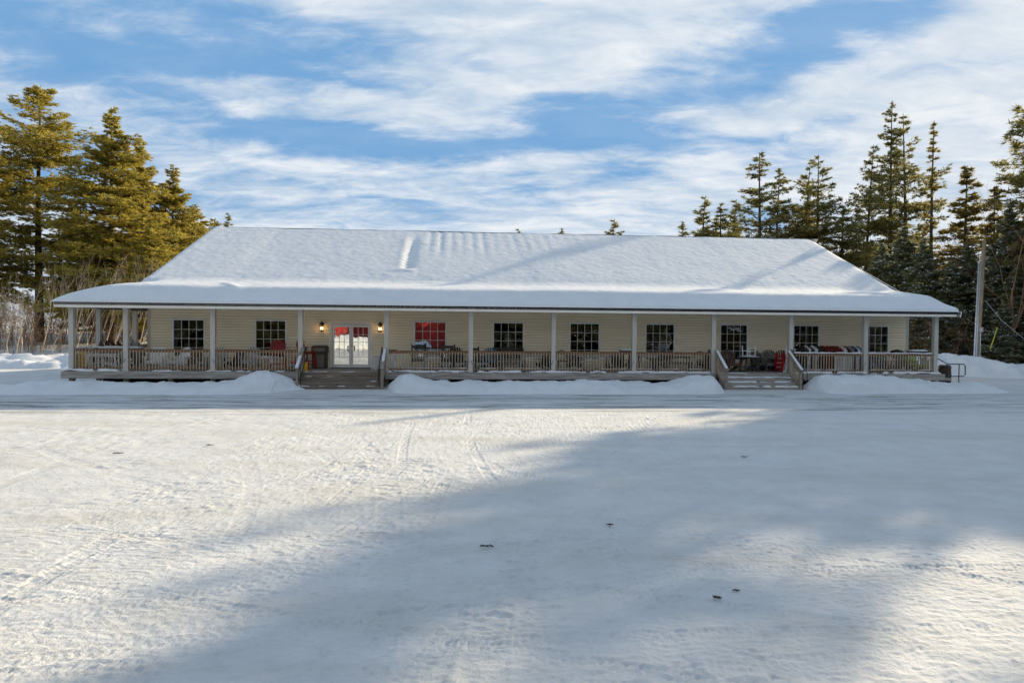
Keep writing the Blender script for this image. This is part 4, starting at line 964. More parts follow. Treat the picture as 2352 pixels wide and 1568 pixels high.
# --- row of folded chairs behind the right hand railings
ROW = [(1838, 'darkchair', 'black', 'first in the packed row, by the stairs post'), (1845, 'whitechair', 'white', 'second in the packed row, before two black ones'), (1852, 'darkchair', 'black', 'third in the packed row, between two white ones'),
       (1860, 'whitechair', 'white', 'fourth in the packed row, left of the dark green chair'), (1867, 'darkchair', 'black', 'between a white and a dark green folded chair'), (1874, 'forest', 'dark green', 'the only dark green one of the packed row'),
       (1881, 'maroon', 'dark red', 'right of the dark green folded chair'), (1887, 'redchair', 'bright red', 'left of the three russet ones in the packed row'), (1896, 'russet', 'russet', 'leftmost of the three russet ones in the packed row'),
       (1903, 'russet', 'russet', 'middle of the three russet ones in the packed row'), (1910, 'russet', 'russet', 'rightmost of the three russet ones in the packed row'), (1918, 'redchair', 'bright red', 'directly left of a lone white folded chair'),
       (1926, 'whitechair', 'white', 'between a bright red and a dark red folded chair'), (1934, 'maroon', 'dark red', 'right of the lone white folded chair'), (1945, 'greychair', 'pale grey', 'left of the navy chair near the last front post'),
       (1951, 'navy', 'navy blue', 'between a pale grey and a white folded chair'), (1957, 'whitechair', 'white', 'last white one of the packed row, between two blue ones'), (1965, 'blue', 'mid blue', 'at the right end of the packed row, left of the post')]
for i, (vx, m, cn, t_) in enumerate(ROW):
    folded(U(vx, .95), .95+.03*(i % 3), R(-66+5*(i % 2)), m, f'{cn} folded chair {t_}', 1.19)
e = tag(empty('white_crate', tuple(b2w(U(1938, .35), .35, DK)), TH), 'white slatted chair back standing behind the railing in front of the packed row', 'crate')
mb = MB()
for i in range(7): mb.box(-.42, .42, -.015, .015, .12+i*.10, .19+i*.10)
for x in (-.42, 0, .38): mb.box(x, x+.05, .016, .045, 0, .82)
mb.build('slats', M['whitechair'], e)
for vx, rz, m, t_, s_ in ((1998, 20, 'blue', 'blue lounge chair half hidden by the last but one front post', 1.0), (2012, -12, 'navy', 'navy lounge chair in front of the last window', .92), (2037, 6, 'dimgrey', 'grey lounge chair under the last window, left of the covered grill', .90), (2078, -10, 'dimgrey', 'grey lounge chair between the covered grill and the lime chair', .9), (2106, 10, 'lime', 'lime green lounge chair near the right end of the porch', .98)):
    lounge(U(vx, .95), .95, R(rz), m, t_, s_)
e = tag(empty('covered_grill', tuple(b2w(U(2062, 1.5), 1.55, DK)), TH), 'black kettle grill with rounded lid left of the corner of the lodge', 'grill')
MB().lathe([(.02, .62), (.22, .68), (.31, .80), (.32, .86)], (0, 0, 0), 20).build('bowl', M['darkchair'], e, True)
MB().lathe([(.325, .862), (.31, .94), (.22, 1.03), (.02, 1.07)], (0, 0, 0), 20).build('lid', M['darkchair'], e, True)
for k in range(3):
    a = k*2.1+.4; MB().beam((.15*math.cos(a), .15*math.sin(a), .72), (.33*math.cos(a), .33*math.sin(a), 0), .03, .03).build('leg', M['darkchair'], e)
table(U(2108, 1.9), 1.95, 0, 'darkchair', 'high dark table with wooden top at the right end of the porch', .9, .5, .98, True, name='bar_table', slant=.02)
# --- ramp rails at the right end
e = tag(empty('ramp_railing', tuple(b2w(20.0, .3, 0)), TH), 'black pipe handrail leading down from the right end of the porch', 'handrail')
def pp(vx, vy, w_=.2):
    u, z_ = uz(vx, vy, w_); return Vector((u-20.0, w_-.3, z_))
a, b, c, d = pp(2152, 822), pp(2176, 836), pp(2213, 836), pp(2217, 840)
d2, c2, b2_, a2 = pp(2217, 860), pp(2213, 864), pp(2176, 864), pp(2153, 847)
MB().tube([a, b, c, d, d2, c2, b2_, a2], .024, 8).build('pipe', M['black'], e, True)
for vx in (2175.5, 2203): p = pp(vx, 836); q = Vector((p.x, p.y, -.02)); MB().tube([p, q], .022, 8).build('rail_post', M['black'], e, True)
e2 = tag(empty('ramp_railing', tuple(b2w(20.0, 1.4, 0)), TH), 'second black pipe rail further back on the ramp, partly behind the corner post', 'handrail')
a, b, c, d = pp(2085, 822, 1.4), pp(2118, 822, 1.4), pp(2138, 826, 1.4), pp(2140, 850, 1.4)
for v_ in (a, b, c, d): v_.y = 0
MB().tube([a, b, c, d], .02, 8).build('pipe', M['black'], e2, True)
for p in (a, b): MB().tube([p, (p.x, 0, DK)], .02, 8).build('rail_post', M['black'], e2, True)
e = tag(empty('barrel', tuple(b2w(U(2171, 1.9), 1.9, 0)), TH), 'dark brown barrel on the ramp behind the black handrail', 'barrel')
MB().lathe([(.22, 0), (.28, .3), (.29, .55), (.27, .9), (.25, 1.05)], (0, 0, 0), 16).build('staves', M['brownchair'], e, True)
mb = MB()
for z_ in (.18, .50, .92): mb.lathe([(.292, z_), (.298, z_+.02), (.292, z_+.05)], (0, 0, 0), 16)
mb.build('hoops', M['black'], e, True)
# --- things seen behind the glass
e = tag(empty('standing_lamp', tuple(b2w(U(1166, 4.0), 3.6, DK)), TH), 'pale tapered lamp shade behind the window above the black spindle bench', 'lamp')
MB().lathe([(.42, .55), (.40, .6), (.12, 1.75), (.10, 1.78)], (0, 0, 0), 20).build('lamp_shade', M['shade'], e, True)
MB().lathe([(.18, 0), (.18, .03), (.03, .06), (.03, .6)], (0, 0, 0), 12).build('lamp_base', M['darkchair'], e, True)
e = tag(empty('folded_tan_card', tuple(b2w(U(1003, 3.0), 3.0, DK)), TH), 'tan carton standing behind the red reflecting window', 'carton')
MB().box(-.28, .28, 0, .4, 0, 1.16).build('carton_body', M['tan'], e)
# ---------------------------------------------------------------- trees
class TriBag:
    def __init__(s): s.V = []; s.F = []; s.M = []; s.k = 0
    def tris(s, P, mi):          # P (n,3,3)
        n = len(P)
        if not n: return
        s.V.append(P.reshape(-1, 3)); s.F.append((np.arange(n*3)+s.k).reshape(-1, 3)); s.M.append(np.full(n, mi)); s.k += n*3
    def limbs(s, paths, radii, mi, n=3):   # paths (m,k,3), radii (m,k)
        m, k, _ = paths.shape
        if not m: return
        d = np.gradient(paths, axis=1); d /= np.linalg.norm(d, axis=2, keepdims=True)+1e-9
        up = np.where(np.abs(d[..., 2:3]) < .9, np.array([0, 0, 1.]), np.array([1., 0, 0]))
        x = np.cross(d, up); x /= np.linalg.norm(x, axis=2, keepdims=True)+1e-9; y = np.cross(d, x)
        a = np.arange(n)*2*np.pi/n
        ring = paths[:, :, None]+radii[:, :, None, None]*(x[:, :, None]*np.cos(a)[None, None, :, None]+y[:, :, None]*np.sin(a)[None, None, :, None])
        idx = np.arange(m*k*n).reshape(m, k, n)+s.k
        A = idx[:, :-1]; B = np.roll(idx, -1, 2)[:, :-1]; C = np.roll(idx, -1, 2)[:, 1:]; Dd = idx[:, 1:]
        F = np.concatenate([np.stack([A, B, C], -1).reshape(-1, 3), np.stack([A, C, Dd], -1).reshape(-1, 3)])
        s.V.append(ring.reshape(-1, 3)); s.F.append(F); s.M.append(np.full(len(F), mi)); s.k += m*k*n
    def mesh(s, name, mats): return np_mesh(name, np.concatenate(s.V), np.concatenate(s.F), mats, np.concatenate(s.M))
def conifer(seed, Ht, base, width, shape, nwhorl, per, tufts, blade, bw, rise, droop, snow=0.0, needle='needle_pine', gap=.0, blades=9, tgap=.0, flat=.42):
    """returns (trunk mesh, crown mesh); unit: metres, foot at the origin"""
    g = np.random.default_rng(seed); bag = TriBag()
    lean = g.normal(0, .012, 2)*Ht; tz = np.linspace(0, 1, 9)
    tp = np.stack([lean[0]*tz**2+.05*np.sin(tz*7+seed), lean[1]*tz**2, tz*Ht], 1); tr = np.interp(tz, [0, .04, 1], [.021*Ht*.75, .0145*Ht, .0012*Ht])
    mt = MB(); mt.tube(tp, list(tr), 8); trunk = mt.mesh('trunk', M['bark'], True)
    zs = []; z = base
    while z < .985: zs.append(z); z += (1-base)/nwhorl*g.uniform(.6, 1.4)*(1 if z < .7 else .7)
    P0 = []; AZ = []; LN = []; RS = []
    for zf in zs:
        wm = g.uniform(.62, 1.15)
        k = max(2, int(round(per*g.uniform(.6, 1.3)*(1 if zf < .85 else .8))))
        a0 = g.uniform(0, 6.28); t_ = (zf-base)/(1-base)
        side = g.uniform(0, 6.28)
        for j in range(k):
            if t_ < .90 and g.random() < gap+tgap*max(0, t_-.35): continue
            L = width*shape(t_)*wm*g.uniform(.5, 1.2)*(1+.25*math.cos(a0+j*6.28/k-side))
            P0.append([np.interp(zf, tz, tp[:, 0]), np.interp(zf, tz, tp[:, 1]), (zf+g.normal(0, .016))*Ht]); AZ.append(a0+j*6.28/k+g.normal(0, .35)); LN.append(max(L, .25)); RS.append(rise(t_)+g.normal(0, .10))
    P0 = np.array(P0); AZ = np.array(AZ); LN = np.array(LN); RS = np.array(RS); m = len(P0)
    K = 6; tt = np.linspace(0, 1, K)
    out = np.stack([np.cos(AZ), np.sin(AZ)], 1); lat = np.stack([-np.sin(AZ), np.cos(AZ)], 1); bend = g.normal(0, .10, m)
    def along(i, q):
        r = LN[i]*q; z_ = LN[i]*(RS[i]*q+droop*(q**2)*-1+droop*.6*q**4)
        o = np.empty(q.shape+(3,)); o[..., 0] = P0[i, 0]+out[i, 0]*r+lat[i, 0]*bend[i]*r*q; o[..., 1] = P0[i, 1]+out[i, 1]*r+lat[i, 1]*bend[i]*r*q; o[..., 2] = P0[i, 2]+z_
        return o
    ii = np.repeat(np.arange(m), K).reshape(m, K); paths = along(ii, np.tile(tt, (m, 1)))
    rad = (.010+.011*LN)[:, None]*np.linspace(1, .18, K)[None]
    bag.limbs(paths, rad, 1, 3)
    # tufts spread over each flat bough
    nt = np.maximum(3, (tufts*(LN/width)**1.1).astype(int)); bi = np.repeat(np.arange(m), nt); N = len(bi)
    q = 1-g.random(N)**1.25*.80; q = np.clip(q+g.normal(0, .03, N), .12, 1.04)
    c = along(bi, q); sw = LN[bi]*(.10+.30*np.sin(np.clip(q, 0, 1)*np.pi*.85))*g.uniform(-1, 1, N)
    c[:, 0] += lat[bi, 0]*sw; c[:, 1] += lat[bi, 1]*sw; c[:, 2] += (g.normal(0, .085, N)*LN[bi]+g.normal(0, .12, N))*flat-np.abs(sw)*droop*.4
    # side twigs
    tw = np.stack([along(bi, q-.12), c], 1); pick = g.random(N) < .45
    bag.limbs(tw[pick], np.tile([.011, .005], (pick.sum(), 1)), 1, 3)
    B = blades; cc = np.repeat(c, B, 0); b2 = np.repeat(bi, B)
    dirn = g.normal(0, 1, (N*B, 3)); dirn[:, 2] = dirn[:, 2]*flat+.15; dirn[:, 0] += out[b2, 0]*.9; dirn[:, 1] += out[b2, 1]*.9
    dirn /= np.linalg.norm(dirn, axis=1, keepdims=True)
    sd = np.cross(dirn, g.normal(0, 1, (N*B, 3))); sd /= np.linalg.norm(sd, axis=1, keepdims=True)
    ln = blade*g.uniform(.5, 1.25, (N*B, 1)); st = cc+g.normal(0, .08, (N*B, 3))*blade*2.2*np.array([1, 1, flat+.1])
    keep = g.random(N*B) < 1
    bag.tris(np.stack([st-sd*bw*.5, st+sd*bw*.5, st+dirn*ln], 1)[keep], 0)
    if snow:
        pk = g.random(N) < snow; s0 = c[pk]; n = len(s0)
        for r_ in range(2):
            a = g.uniform(0, 6.28, n); L = blade*g.uniform(.4, .9, n)
            p = s0+g.normal(0, blade*.3, (n, 3))*np.array([1, 1, .3])+np.array([0, 0, .10])
            v = [p+np.stack([np.cos(a+k*2.09)*L*.8, np.sin(a+k*2.09)*L*.8, g.normal(0, .08, n)-L*.15], 1) for k in range(3)]
            bag.tris(np.stack(v, 1), 2)
    return trunk, bag.mesh('crown', [M[needle], M['bark'], M['snow']])
def cone(t_): return max(.06, (1-t_)**.85)*(.75+.25*min(1, t_*6))
def pineshape(t_): return max(.10, math.sin(min(1, .25+t_*.9)*math.pi*.98)**.8 if t_ < .5 else (1-t_)**.62*1.35)
def flatpine(t_): return max(.12, (.7+.6*t_) if t_ < .45 else 1.0*(1-(t_-.45)/.55)**.7)
V_ = {}
V_['bigpine'] = conifer(1, 25, .22, 6.0, pineshape, 24, 6, 130, .30, .07, lambda t_: .05+.50*t_, .18, needle='needle_gold', gap=.12, tgap=.2, blades=13)
V_['fullpine'] = conifer(2, 23, .15, 7.0, cone, 32, 7, 150, .30, .075, lambda t_: -.02+.50*t_, .16, needle='needle_gold', gap=.02, blades=13)
V_['openpine'] = conifer(3, 22, .36, 4.2, flatpine, 15, 5, 40, .42, .10, lambda t_: .0+.5*t_, .12, needle='needle_pine', gap=.16, tgap=.30)
V_['widepine'] = conifer(4, 20, .10, 6.2, cone, 24, 6, 96, .30, .075, lambda t_: .10+.35*t_, .20, needle='needle_pine', gap=.08, tgap=.25)
V_['tallpine'] = conifer(5, 27, .20, 6.0, lambda t_: max(.12, (1-t_)**.95*1.1*(.7+.3*min(1, t_*3))), 24, 6, 100, .32, .075, lambda t_: .0+.45*t_, .10, needle='needle_pine', gap=.08, tgap=.40)
V_['hemlock'] = conifer(6, 17, .02, 5.2, cone, 30, 7, 84, .36, .11, lambda t_: .12+.25*t_, .42, snow=.42, needle='needle_dark', gap=.02, blades=9)
V_['spruce'] = conifer(7, 19, .04, 4.4, cone, 30, 6, 54, .38, .11, lambda t_: -.05+.4*t_, .20, snow=.05, needle='needle_sun', gap=.05)
V_['slim'] = conifer(8, 14, .12, 2.6, cone, 18, 5, 30, .36, .09, lambda t_: .0+.5*t_, .1, needle='needle_pine', gap=.12)
V_['sparse'] = conifer(9, 22, .16, 4.2, lambda t_: max(.10, (1-t_)**1.3), 24, 5, 34, .40, .10, lambda t_: .05+.3*t_, .12, snow=.05, needle='needle_sun', gap=.12)
def tree(vx, vtop, Y, kind, label, rz=0.0, sx=1.0, group=None, name=None, xy=None, ht=None, cat='tree'):
    trunk, crown = V_[kind]; h0 = max(v.co.z for v in trunk.vertices)
    if xy is None:
        p = at(vx, vtop, Y); x, y, top = p.x, p.y, p.z
    else: x, y = xy; top = ht
    gz_ = float(g_base(x, y))-.05; s = (top-gz_)/h0
    nm = name or {'hemlock': 'hemlock_tree', 'spruce': 'spruce_tree', 'slim': 'young_pine_tree'}.get(kind, 'pine_tree')
    e = tag(empty(nm, (x, y, gz_), rz), label, cat, group); e.scale = (s*sx, s*sx, s)
    link('trunk', trunk, e); link('crown', crown, e); return e
# left group
tree(86, 196, 60, 'bigpine', 'tall open crowned pine near the left edge of the photo, its trunk showing through', .4, 1.15)
tree(-34, 285, 56, 'bigpine', 'pine cut off by the left edge of the photo', 2.2, 1.1)
tree(255, 249, 58, 'fullpine', 'dense golden green pine behind the left end of the roof, tallest of its clump', .0, 1.12)
tree(318, 322, 66, 'fullpine', 'golden pine whose top shows on the right shoulder of the dense tall one', 1.3, .9)
tree(395, 378, 66, 'fullpine', 'pine with a thin bare top just left of the roof ridge end', 2.0, 1.05)
tree(440, 470, 74, 'fullpine', 'small golden pine top right above the left end of the ridge', .6, 1.4)
tree(482, 500, 80, 'slim', 'low wide pine top touching the left end of the ridge', 3.0, 1.8)
tree(521, 488, 82, 'slim', 'lone small pine top standing clear of the left clump above the ridge', 1.9, .9)
tree(175, 470, 76, 'fullpine', 'lower pine between the two tallest left hand pines', 2.7, 1.0)
tree(345, 520, 56, 'fullpine', 'short bushy golden pine at the foot of the dense tall one beside the roof', 4.0, 1.25)
tree(232, 560, 62, 'fullpine', 'short bushy golden pine above the side porch roof', 5.1, 1.3)
# behind the ridge
for vx, vt, Y, s_, t_ in ((1187, 524, 84, .9, 'tiny pine tip showing over the middle of the ridge, left of two'), (1293, 523, 84, 1.0, 'tiny pine tip showing over the ridge, right of the middle one'),
                          (1403, 503, 84, 1.2, 'small pine top above the ridge, tallest of the tiny middle tips'), (1435, 528, 84, 1.2, 'faint bushy pine tip right beside the tallest tiny middle top'),
                          (1571, 507, 76, 1.1, 'short pine top first from the left in the right hand wood'), (1610, 449, 74, 1.15, 'narrow pine with a spiky top left of the paired pines over the ridge'),
                          (1657, 463, 74, 1.2, 'left one of two close pines over the right half of the ridge'), (1681, 458, 76, 1.2, 'right one of two close pines over the right half of the ridge'), (1637, 500, 80, 1.3, 'low bushy pine top left of the two close pines')):
    tree(vx, vt, Y, 'slim', t_, vx*.7, s_)
tree(1748, 352, 70, 'widepine', 'broad dark pine with horizontal lower boughs behind the right half of the roof', .3, 1.1)
tree(1786, 386, 72, 'widepine', 'pine overlapping the right side of the broad dark one', 2.5, .95)
tree(1849, 368, 72, 'openpine', 'tall bare trunked pine, left of three standing close over the right roof end', 1.2, .85)
tree(1869, 412, 75, 'openpine', 'middle bare trunked pine of the three over the right roof end', 3.4, .8)
tree(1880, 359, 71, 'openpine', 'bare trunked pine, right and tallest of the three over the right roof end', 5.2, .95)
tree(1935, 471, 70, 'slim', 'small pine between the bare trunked ones and the tallest pine', .5, 1.3)
tree(1972, 458, 70, 'openpine', 'slender pine in front of the tallest pine at the end of the ridge', 4.3, .6)
tree(1992, 332, 76, 'openpine', 'thin pine with ragged crown touching the left of the tallest pine', .9, .8)
tree(2050, 233, 78, 'tallpine', 'tallest pine of the right hand wood', .0, .78)
tree(2091, 256, 79, 'openpine', 'pine leaning its crown on the right of the tallest pine', 2.9, .85)
tree(2144, 278, 58, 'sparse', 'thin topped pine with bare upper limbs right of the tallest pine', 1.6, .8)
tree(2222, 380, 58, 'spruce', 'sunlit spruce with a pointed crown above the utility pole', .2, 1.1)
tree(2286, 428, 56, 'spruce', 'spruce right of the pointed sunlit one, behind the utility pole top', 2.2, 1.0)
tree(2330, 470, 52, 'hemlock', 'hemlock at the right edge of the photo, below the bare tree', 1.2, 1.0)
for i, (vx, vt, Y, t_) in enumerate(((2078, 520, 58, 'hemlock right behind the right end of the roof, tallest snowy one there'), (2130, 548, 54, 'snow dusted hemlock halfway between the roof end and the utility pole'), (2025, 560, 60, 'hemlock half hidden by the sloping right roof edge'),
                           (2182, 600, 52, 'snow dusted hemlock just left of the utility pole'), (2230, 560, 53, 'snow dusted hemlock directly behind the utility pole'), (2278, 590, 50, 'snow dusted hemlock just right of the utility pole'),
                           (2330, 610, 48, 'nearest snow dusted hemlock at the right edge of the photo'), (2160, 690, 50, 'short hemlock behind the right corner porch post'), (2110, 660, 49, 'low hemlock seen through the open right porch bay'), (2352, 540, 58, 'tall hemlock cut by the right edge of the photo'), (2300, 690, 46, 'short snow dusted hemlock above the snow bank right of the utility pole'), (2205, 700, 49, 'short hemlock at the foot of the utility pole'))):
    tree(vx, vt, Y, 'hemlock', t_, i*1.7, 1.15)
tree(2472, 150, 47, 'tallpine', 'near pine beyond the right edge, only its bough ends reaching in', 1.0, .95)
# beyond the right edge: the wood goes on and shades the yard
g2 = random.Random(5)
SHADE = [(52, 50, 23.5, 'openpine'), (46.5, 49.5, 20, 'openpine'), (49, 48, 22.5, 'openpine'), (37.9, 45.6, 20.6, 'openpine'), (42.2, 48.1, 23.6, 'openpine'), (41.1, 48.8, 23, 'openpine'), (43.4, 50.5, 23.8, 'widepine'), (46, 55, 24, 'widepine'), (37.2, 40.5, 17, 'openpine'), (42, 52.5, 20, 'openpine'), (44.5, 55, 23, 'openpine'), (50, 43, 22, 'openpine'), (54, 47, 20, 'widepine'), (45.5, 40, 17, 'openpine'), (57, 40, 22, 'tallpine'), (52, 36, 19, 'widepine'), (60, 34, 22, 'tallpine'), (48.5, 32, 17, 'hemlock'), (55, 29, 20, 'widepine'), (44, 53, 22, 'tallpine'), (66, 42, 24, 'tallpine'), (62, 50, 22, 'openpine'), (64, 26, 20, 'fullpine'), (70, 34, 24, 'fullpine'),
         (58, 55, 23, 'fullpine'), (51, 56, 22, 'fullpine'), (68, 52, 25, 'fullpine'), (61, 44, 22, 'fullpine'), (72, 44, 25, 'fullpine'), (53, 22, 18, 'widepine'), (60, 18, 19, 'fullpine')]
for x, y, ht, k in SHADE: tree(0, 0, 0, k, 'conifer of the wood beyond the right edge of the photo, out of view', g2.uniform(0, 6), g2.uniform(.9, 1.15), 'wood beyond the right edge', None, (x, y), ht*1.06)
# behind the viewpoint: what the windows mirror
for i in range(34):
    x = -62+i*4.0+g2.uniform(-1.5, 1.5); y = -9-g2.uniform(0, 7)
    if -17 < x < 3: y -= 30
    tree(0, 0, 0, g2.choice(['hemlock', 'hemlock', 'widepine', 'spruce']), 'dark conifer behind the viewpoint, seen only mirrored in the windows', g2.uniform(0, 6), 1.25, 'trees mirrored in the windows', None, (x, y), g2.uniform(11, 17))
# bare broadleaf tree
def bare(seed, Ht, spread, levels=5, nb=3, r0=.14, thin=.62, leanv=(0, 0)):
    g = random.Random(seed); segs = []
    def grow(p, d, L, r, lv):
        q = p+d*L*.5+Vector((g.gauss(0, .04), g.gauss(0, .04), 0))*L; e = p+d*L+Vector((g.gauss(0, .07), g.gauss(0, .07), 0))*L
        segs.append((p, q, e, r, r*.72, r*.5))
        if lv == 0: return
        for i in range(nb if lv < levels else nb+1):
            nd = (d+Vector((g.gauss(0, 1), g.gauss(0, 1), g.gauss(.15, .4)))*spread).normalized(); b = e if i == 0 else (q if g.random() < .5 else e)
            grow(b, nd, L*g.uniform(.55, .8), max(.006, r*.55*g.uniform(.7, 1)), lv-1)
    d0 = Vector((leanv[0], leanv[1], 1)).normalized()
    grow(Vector((0, 0, 0)), d0, Ht*.34, r0, levels)
    bag = TriBag(); P = np.array([[s[0], s[1], s[2]] for s in segs]); Rr = np.array([[s[3], s[4], s[5]] for s in segs])
    b1 = TriBag(); b1.limbs(P[:1], Rr[:1], 0, 7); bag.limbs(P[1:], Rr[1:], 0, 4)
    return b1, bag
def bare_tree(x, y, seed, Ht, spread, m, label, name='bare_tree', group=None, levels=5, r0=.14, lean=(0, 0), cat='tree'):
    b1, b2 = bare(seed, Ht, spread, levels, 3, r0, leanv=lean)
    e = tag(empty(name, (x, y, float(g_base(x, y))-.05), seed*1.3), label, cat, group)
    e.rotation_euler.z = 0
    link('trunk', b1.mesh('trunk', [M[m]]), e); link('crown', b2.mesh('crown', [M[m]]), e); return e
p = at(2335, 440, 46); bare_tree(p.x, 46, 4, 15.5, .42, 'brush', 'bare leafless tree with fine twigs at the right edge of the photo', lean=(.02, 0))
p = at(2165, 700, 56); bare_tree(p.x+.6, 56, 9, 12, .40, 'brush', 'bare leafless tree among the hemlocks left of the utility pole')
p = at(2075, 720, 60); bare_tree(p.x, 60, 13, 9, .45, 'brush', 'bare leafless bush tree under the tallest pine')
# pale leaning saplings left of the lodge
SP = [(20, 800, 46, -.05, .55), (48, 690, 47, .0, .5), (92, 770, 48, .18, .7), (112, 830, 44, .42, .8), (150, 826, 44, .36, .75), (168, 820, 45, .40, .85), (196, 800, 47, .10, .6), (216, 806, 47, .25, .7), (238, 800, 48, .22, .7), (252, 800, 48, .28, .75), (262, 800, 46, .20, .6), (284, 800, 49, .25, .75), (300, 800, 47, .18, .7), (312, 800, 50, .22, .8), (322, 800, 48, .26, .65), (333, 800, 49, .15, .7), (70, 810, 50, .1, .6), (130, 800, 52, .3, .7), (8, 810, 49, .04, .6), (34, 805, 45, .06, .5), (178, 800, 53, -.15, .6), (206, 800, 54, .35, .7)]
for i, (vx, vb, Y, ln, k) in enumerate(SP):
    p = at(vx, 760, Y); bare_tree(p.x, Y, 30+i, 8.5*k+2.0, .16, 'birch', 'thin pale leaning sapling in the thicket left of the lodge', 'sapling', 'pale saplings left of the lodge', 3, .032+.014*k, (ln, g2.uniform(-.1, .1)))
# brush that nobody could count
def thicket(name, seed, n, fn, hmin, hmax, m, label):
    g = np.random.default_rng(seed); P0 = np.array([fn(g) for _ in range(n)]); hgt = g.uniform(hmin, hmax, n)
    z0 = g_base(P0[:, 0], P0[:, 1])-.05; ln = g.normal(0, .16, (n, 2))+np.array([.08, 0])
    tt = np.linspace(0, 1, 5); cv = g.normal(0, .12, (n, 2))
    path = np.stack([P0[:, None, 0]+hgt[:, None]*(ln[:, None, 0]*tt+cv[:, None, 0]*tt**2), P0[:, None, 1]+hgt[:, None]*(ln[:, None, 1]*tt+cv[:, None, 1]*tt**2), z0[:, None]+hgt[:, None]*tt], 2)
    rr = (.010+.004*hgt)[:, None]*np.linspace(1, .3, 5)[None]
    bag = TriBag(); bag.limbs(path, rr, 0, 3)
    k = 9; bi = np.repeat(np.arange(n), k); q = g.uniform(.25, 1, n*k); st = np.stack([[np.interp(q[j], tt, path[bi[j], :, c]) for c in range(3)] for j in range(n*k)])
    d = g.normal(0, 1, (n*k, 3)); d[:, 2] = np.abs(d[:, 2])*.8+.2; d /= np.linalg.norm(d, axis=1, keepdims=True); L = hgt[bi]*g.uniform(.12, .34, n*k)
    mid_ = st+d*L[:, None]*.5+g.normal(0, .05, (n*k, 3)); bag.limbs(np.stack([st, mid_, st+d*L[:, None]+np.array([0, 0, .05])], 1), np.tile([.011, .008, .004], (n*k, 1)), 0, 3)
    k2 = 3; b2 = np.repeat(np.arange(n*k), k2); s2 = mid_[b2]; d2 = d[b2]+g.normal(0, .7, (n*k*k2, 3)); L2 = L[b2]*g.uniform(.3, .6, n*k*k2)
    bag.limbs(np.stack([s2, s2+d2*L2[:, None]], 1), np.tile([.007, .003], (n*k*k2, 1)), 0, 3)
    o = link(name, bag.mesh(name, [M[m]])); tag(o, label, 'brush', None, 'stuff'); return o
def left_pt(g):
    vx = g.uniform(-60, 352); Y = g.uniform(47 if vx < 140 else 56, 70); p = at(vx, 760, Y); return (p.x, Y)
thicket('brush_thicket', 3, 400, left_pt, .5, 4.2, 'brush', 'brown leafless brush under the pines left of the lodge')
def right_pt(g):
    Y = g.uniform(46, 58); vx = g.uniform(2040, 2420); p = at(vx, 760, Y); return (p.x, Y)
thicket('brush_thicket', 5, 160, right_pt, 1.0, 3.5, 'brush', 'dark leafless brush under the hemlocks right of the lodge')
# a far wood closes the view between the trunks
def far_wood():
    g = np.random.default_rng(77); bag = TriBag()
    for x0, x1, y0, y1, n, h0, h1 in ((-120, 10, 105, 150, 60, 3, 6), (10, 130, 84, 130, 150, 8, 15), (52, 120, 52, 84, 70, 9, 15), (-120, -62, 62, 105, 40, 3, 6)):
        for i in range(n):
            x = g.uniform(x0, x1); y = g.uniform(y0, y1); h = g.uniform(h0, h1); k = 260
            t_ = g.random(k)**.8; r = h*.17*(1-t_)*np.sqrt(g.random(k)); a = g.uniform(0, 6.28, k)
            c = np.stack([x+r*np.cos(a), y+r*np.sin(a), float(g_base(x, y))+h*(.04+.96*t_)], 1); d = np.stack([np.cos(a), np.sin(a), g.normal(-.1, .3, k)], 1); s = np.stack([-np.sin(a), np.cos(a), g.normal(0, .3, k)], 1)
            L = h*.07*g.uniform(.6, 1.5, (k, 1)); bag.tris(np.stack([c-s*L*.35, c+s*L*.35, c+d*L], 1), 0)
            bag.limbs(np.array([[[x, y, 0], [x, y, h*.5], [x, y, h]]], float), np.array([[.12, .09, .01]]), 1, 4)
    o = link('far_wood', bag.mesh('far_wood', [M['needle_dark'], M['bark']])); tag(o, 'distant dark conifer wood beyond the yard', 'wood', None, 'stuff')
far_wood()
# ---------------------------------------------------------------- utility pole
YP = 45.0
pb = at(2243, 830, YP); pt = at(2261, 551, YP)
e = tag(empty('utility_pole', (pb.x, YP, float(g_base(pb.x, YP)))), 'leaning wooden utility pole with grey conduits beside the snow bank on the right', 'utility pole')
z0 = -.1; dirp = Vector((pt.x-pb.x, 0, pt.z-pb.z)).normalized(); foot = Vector((pb.x, YP, pb.z))
def onp(vx, vy, dy=-.0): q = at(vx, vy, YP+dy); return Vector((q.x-pb.x, dy, q.z-float(g_base(pb.x, YP))))
MB().tube([onp(2242, 850), onp(2252, 690), onp(2261, 551)], [.16, .14, .115], 12).build('pole', M['polewood'], e, True)
for a, b in ((2236, 2248.5), (2240.5, 2252)):
    p0, p1 = onp(a, 850, -.22), onp(b, 604 if a == 2236 else 600, -.22)
    MB().tube([p0, p1], .048, 8).lathe([(.07, -.05), (.075, .08), (.04, .13)], tuple(p1), 8).build('conduit', M['galv'], e, True)
p0, p1 = onp(2250, 850, -.2), onp(2252.5, 760, -.2)
MB().tube([p0, p1, p1+Vector((.0, .05, .12))], .03, 8).build('conduit', M['galv'], e, True)
mb = MB()
for k in range(6):
    f = (k+.5)/6; q = onp(2238.5+f*12, 840-f*235, -.16); mb.box(q.x-.16, q.x+.12, -.20, -.10, q.z-.02, q.z+.02)
mb.build('strap', M['steel'], e)
q = onp(2254, 757, -.2); MB().box(q.x-.08, q.x+.08, -.28, -.12, q.z-.14, q.z+.14).build('meter_box', M['galv'], e)
q = onp(2263, 555, -.1); MB().lathe([(.02, 0), (.13, .02), (.12, .05), (.03, .12)], (0, 0, onp(2261, 551).z+0), 10).v
